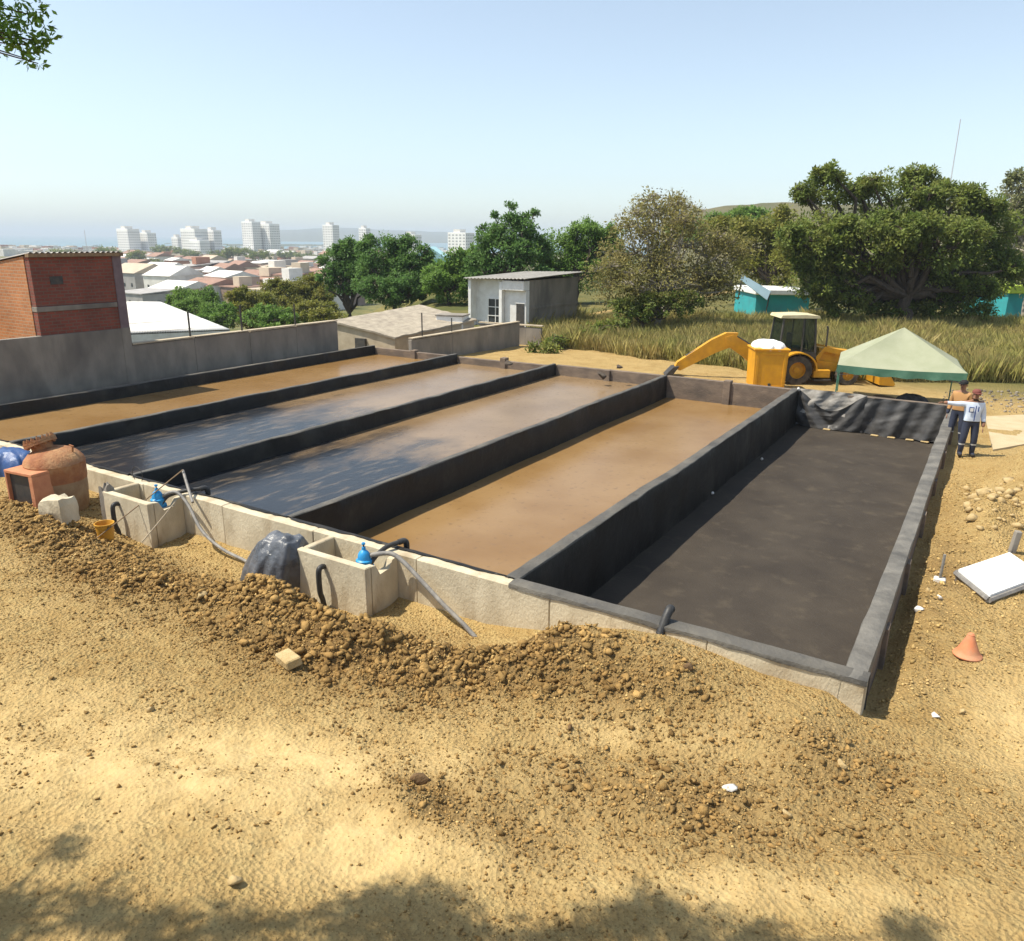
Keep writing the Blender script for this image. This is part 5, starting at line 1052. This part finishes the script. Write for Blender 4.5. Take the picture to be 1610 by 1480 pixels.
for k, (u, v, ru, rv, d, lab) in enumerate([(170, 396, 22, 9, 620, 'dark tree clump beside the leftmost tower foot'), (215, 400, 16, 10, 560, 'dark tree clump in front of the leftmost tower'), (262, 392, 26, 6, 800, 'low dark tree clump between the two left towers'), (345, 400, 18, 8, 640, 'dark tree clump at the foot of the stepped tower'),
        (375, 394, 22, 10, 640, 'large dark tree clump between the stepped and the tall tower'), (410, 400, 20, 8, 600, 'dark tree clump in front of the tall tower'), (300, 398, 16, 6, 700, 'small tree clump left of the stepped tower foot'), (452, 398, 18, 6, 760, 'dark tree clump right of the tall tower'), (355, 438, 14, 9, 330, 'olive tree among the nearer town houses'), (240, 412, 13, 7, 480, 'dark tree among the left town houses'), (480, 402, 18, 6, 700, 'dark tree clump left of the slim tower'), (265, 440, 13, 8, 350, 'tree among the town houses above the warehouse roof'), (430, 425, 14, 7, 430, 'tree among the town houses left of the yellowish bushes'), (310, 420, 12, 6, 460, 'tree in the middle of the town'), (205, 432, 10, 7, 380, 'tree beside the brick house right edge'), (100, 398, 26, 7, 600, 'tree clump above the brick house roof line')]):
    tree('town_tree', lab, gbase(u, 420, d), [(u-ru*.4, v, ru*.6, rv, 0), (u+ru*.4, v+1, ru*.6, rv*.8, 0), (u, v+3, ru, rv*.7, 0)], d, F_dark if k != 8 else F_olive, d/CF*2.6, 24, 90.0/d**.75, 60+k, .3, group='trees of the town')

# overhanging tree left of the viewpoint: its tip shows at the top left and its crown shades the near ground
TC = []; S_ = np.array([SUN.x, SUN.y, SUN.z])/SUN.z
rs = np.random.RandomState(3); B = np.array([-6.6, -11.2, .2]); t = thing('overhanging_tree', 'leafy branch tip hanging into the top left corner', 'tree', tuple(B)); C = []; CR = []; lm = MB(); fork = np.array([-6.0, -10.6, 4.2])
limb(lm, (0, 0, -.5), fork-B, .28, .2, rs)
lm.build('trunk', M_bark, t, True); lm = MB()
for (u, v, rr, h) in [(40, 1425, .26, 6.2), (150, 1415, .26, 6.4), (-40, 1450, .4, 6.3), (230, 1465, .3, 6.5), (570, 1405, .28, 6.6), (650, 1400, .27, 6.8), (510, 1450, .34, 6.6), (690, 1445, .32, 6.9), (620, 1460, .4, 6.7), (1010, 1400, .20, 7.2), (970, 1440, .3, 7.1), (1080, 1440, .26, 7.2), (1180, 1450, .24, 7.3), (1420, 1425, .16, 7.5), (90, 1315, .10, 6.2), (850, 1470, .3, 7.0), (350, 1480, .4, 6.6)]:
    g = onZ(u, v, .0); c = g+S_*h; n = max(6, int(70*rr)); q = rs.normal(size=(n, 3)); q /= np.linalg.norm(q, axis=1)[:, None]; C.append(c+q*rr*rs.rand(n, 1)**.4*np.array([1, 1, .5])); CR += [.16]*n
    limb(lm, fork-B, c-B, .07, .012, rs, .2)
for (u, v, rr, d) in [(18, 62, .09, 4), (40, 70, .08, 4), (60, 66, .06, 4), (15, 25, .12, 4), (55, 25, .10, 4), (40, 92, .025, 4), (60, 100, .010, 4), (-60, 30, .25, 4), (76, 64, .025, 4)]:
    c = onD(u, v, d); n = max(1, int(110*rr)); q = rs.normal(size=(n, 3)); q /= np.linalg.norm(q, axis=1)[:, None]; TC.append(c+q*rr*rs.rand(n, 1)**.4)
    limb(lm, np.array([-5.0, -8.6, 6.3])-B, c-B, .022, .003, rs, .15)
limb(lm, fork-B, np.array([-5.0, -8.6, 6.3])-B, .06, .02, rs, .15)
V, F_ = leaf_quads(np.concatenate(C), 22, np.array(CR), .085, rs, .2); V2, F2 = leaf_quads(np.concatenate(TC), 12, .03, .040, rs, .2); F_ = np.concatenate([F_, F2+len(V)]); V = np.concatenate([V, V2]); link('crown', np_mesh('crown', V-B, F_, F_green), t); lm.build('limbs', M_bark, t, True)

# ------------------------------------------------------------------ tall grass and clods (nobody could count them)
def blades(n, umin, umax, fmin, fmax, h0, h1, wd, mat, seed, thr=.0, xmin=-24):
    rs = np.random.RandomState(seed); f_ = rs.uniform(fmin, fmax, n); uu = rs.uniform(umin, umax, n); la = (uu-805)/CF*f_*1.02
    x_ = CAM[0]+la*math.cos(CY)-f_*math.sin(CY); y_ = CAM[1]+la*math.sin(CY)+f_*math.cos(CY)
    k = (fbm(x_*.35, y_*.35, 3, seed+2) > thr) & (x_ > xmin) & (y_+.25*(x_+10) > 27.2+2.5*(fbm(x_*.3, y_*.3, 3, 5)-.5)); x_, y_ = x_[k], y_[k]; n = len(x_); z_ = terrain(x_, y_)-.05
    hh = rs.uniform(h0, h1, n)*(.55+.9*fbm(x_*.5, y_*.5, 3, 91)); a = rs.uniform(0, 6.28, n); le = rs.normal(size=(n, 2))*.22*hh[:, None]
    dx, dy = np.cos(a)*wd, np.sin(a)*wd; P0 = np.stack([x_-dx, y_-dy, z_], -1); P1 = np.stack([x_+dx, y_+dy, z_], -1)
    P2 = np.stack([x_+le[:, 0]*.4+dx*.7, y_+le[:, 1]*.4+dy*.7, z_+hh*.6], -1); P3 = np.stack([x_+le[:, 0], y_+le[:, 1], z_+hh], -1)
    return np_mesh('tall_grass', np.stack([P0, P1, P2, P3], 1).reshape(-1, 3), np.arange(4*n).reshape(n, 4), mat)
M_gr = pm('grass_mixed', (.40, .345, .10), (.28, .275, .075), .25, .8, 0, c3=(.48, .38, .16), scale3=.6, island=.35, trans=.25, detail=3)
M_gr2 = pm('grass_straw', (.36, .28, .10), (.27, .22, .07), .5, .8, 0, island=.3, trans=.25, detail=3)
for a, lab in ((blades(135000, 830, 1640, 33, 57, .4, 1.1, .011, M_gr, 5), 0), (blades(50000, 830, 1640, 33, 56, .4, 1.2, .010, M_gr2, 6, .5), 0), (blades(20000, 830, 1200, 30, 38, .2, .6, .016, pm('grass_fresh', (.24, .26, .05), (.34, .30, .09), .5, .8, 0, island=.3, trans=.25, detail=3), 8, .3), 0)):
    tag(link('tall_grass', a), 'tall rough grass covering the field behind the basins', None, None, 'stuff')

def clods(n, region, smin, smax, mat, seed, maskpow=1.0, base=.06, big=0.0):
    rs = np.random.RandomState(seed); x0, x1, y0, y1 = region; X_ = rs.uniform(x0, x1, n*6); Y_ = rs.uniform(y0, y1, n*6)
    m = dirtmask(X_, Y_)**maskpow+base*(.3+1.4*(fbm(X_*.8, Y_*.8, 3, 15) > .5)); k = rs.rand(n*6) < m*(1-.85*trackmask(X_, Y_))
    if y1 > 0: k &= (X_ > 1.02)
    else: k &= (Y_ < -.2)
    X_, Y_ = X_[k][:n], Y_[k][:n]; n = len(X_); mm = dirtmask(X_, Y_)
    s = smin+(smax-smin)*rs.rand(n)**3.2*(.25+.75*mm)*(1-.4*sst(-2.8, -3.6, Y_)); V0 = ICO_V if big else np.array([[1, 0, 0], [-1, 0, 0], [0, 1, 0], [0, -1, 0], [0, 0, 1], [0, 0, -1.]]); F0 = ICO_F if big else np.array([[0, 2, 4], [2, 1, 4], [1, 3, 4], [3, 0, 4], [2, 0, 5], [1, 2, 5], [3, 1, 5], [0, 3, 5]])
    V = V0[None]*(1+(rs.rand(n, len(V0), 1)-.5)*1.0)
    if big:      # break flat faces off the lumps
        for k_ in range(4):
            q = rs.normal(size=(n, 1, 3)); q /= np.linalg.norm(q, axis=2, keepdims=True); V = V-q*np.clip((V*q).sum(2, keepdims=True)-rs.uniform(.25, .6, (n, 1, 1)), 0, 2)
    V = V*s[:, None, None]*rs.uniform(.6, 1.4, (n, 1, 3))*np.array([1, 1, .8])
    a = rs.uniform(0, 6.28, n); c, s_ = np.cos(a), np.sin(a); Vx = V[:, :, 0]*c[:, None]-V[:, :, 1]*s_[:, None]; Vy = V[:, :, 0]*s_[:, None]+V[:, :, 1]*c[:, None]
    P = np.stack([Vx+X_[:, None], Vy+Y_[:, None], V[:, :, 2]+(terrain(X_, Y_)+s*.35)[:, None]], -1)
    F_ = (F0[None]+(np.arange(n)*len(V0))[:, None, None]).reshape(-1, 3); return tag(link('dirt_clods', np_mesh('dirt_clods', P.reshape(-1, 3), F_, mat)), kind='stuff')
M_clod = pm('clay_clods', (.50, .35, .15), (.37, .245, .09), 1.5, .95, .5, 40, island=.4, spec=.15)
M_clod2 = pm('moist_clods', (.35, .22, .08), (.22, .13, .045), 1.5, .95, .5, 40, island=.35, spec=.15)
clods(12000, (-16, 4.0, -7.4, -.2), .018, .078, M_clod2, 31, 1.0, .015, 1)
clods(17000, (-16, 4.0, -7.4, -.2), .010, .042, M_clod2, 35, .8, .05, 0)
clods(26000, (-16, 4.0, -7.4, -.2), .008, .032, M_clod, 32, .6, .30, 0)
clods(29500, (-10, 3.5, -6.6, -.2), .005, .020, M_clod, 33, .5, .6, 0)
clods(4500, (1.02, 4.5, 0.0, 15), .015, .060, M_clod, 34, .5, .5, 1)
clods(9000, (1.02, 4.5, 0.0, 15), .008, .030, M_clod, 36, .5, .6, 0)

rs = np.random.RandomState(8); nq = 700; X_ = rs.uniform(.2, 7, nq); Y_ = rs.uniform(21.5, 27, nq)+X_*.3; s_ = .015+.06*rs.rand(nq)**3
P = ICO_V[None]*(1+(rs.rand(nq, 12, 1)-.5)*.8)*s_[:, None, None]+np.stack([X_, Y_, terrain(X_, Y_)+s_*.3], -1)[:, None, :]
tag(link('grey_rubble', np_mesh('grey_rubble', P.reshape(-1, 3), (ICO_F[None]+(np.arange(nq)*12)[:, None, None]).reshape(-1, 3), pm('grey_rubble', (.27, .22, .16), (.16, .14, .115), 2, .95, .3, island=.5))), kind='stuff')
clods(420, (-9, -1.5, -3.4, -.6), .04, .095, M_clod2, 37, 1.6, .0, 1)
# ------------------------------------------------------------------ haze over town and sea
hz = MB().box(-16500, 16500, -16500, 16500, -34, 75).build('haze', None) if False else None
me = bpy.data.meshes.new('haze'); hb_ = MB().box(-16500, 16500, -16500, 16500, -34, 75); me.from_pydata(hb_.v, [], hb_.f)
hm = bpy.data.materials.new('haze_air'); hm.use_nodes = True; n = hm.node_tree.nodes; n.clear(); pv = n.new('ShaderNodeVolumePrincipled'); mo = n.new('ShaderNodeOutputMaterial')
pv.inputs['Color'].default_value = (.80, .90, 1.0, 1); pv.inputs['Density'].default_value = .00024; pv.inputs['Anisotropy'].default_value = 0.0
hm.node_tree.links.new(pv.outputs[0], mo.inputs['Volume']); me.materials.append(hm); tag(link('haze', me), kind='stuff')
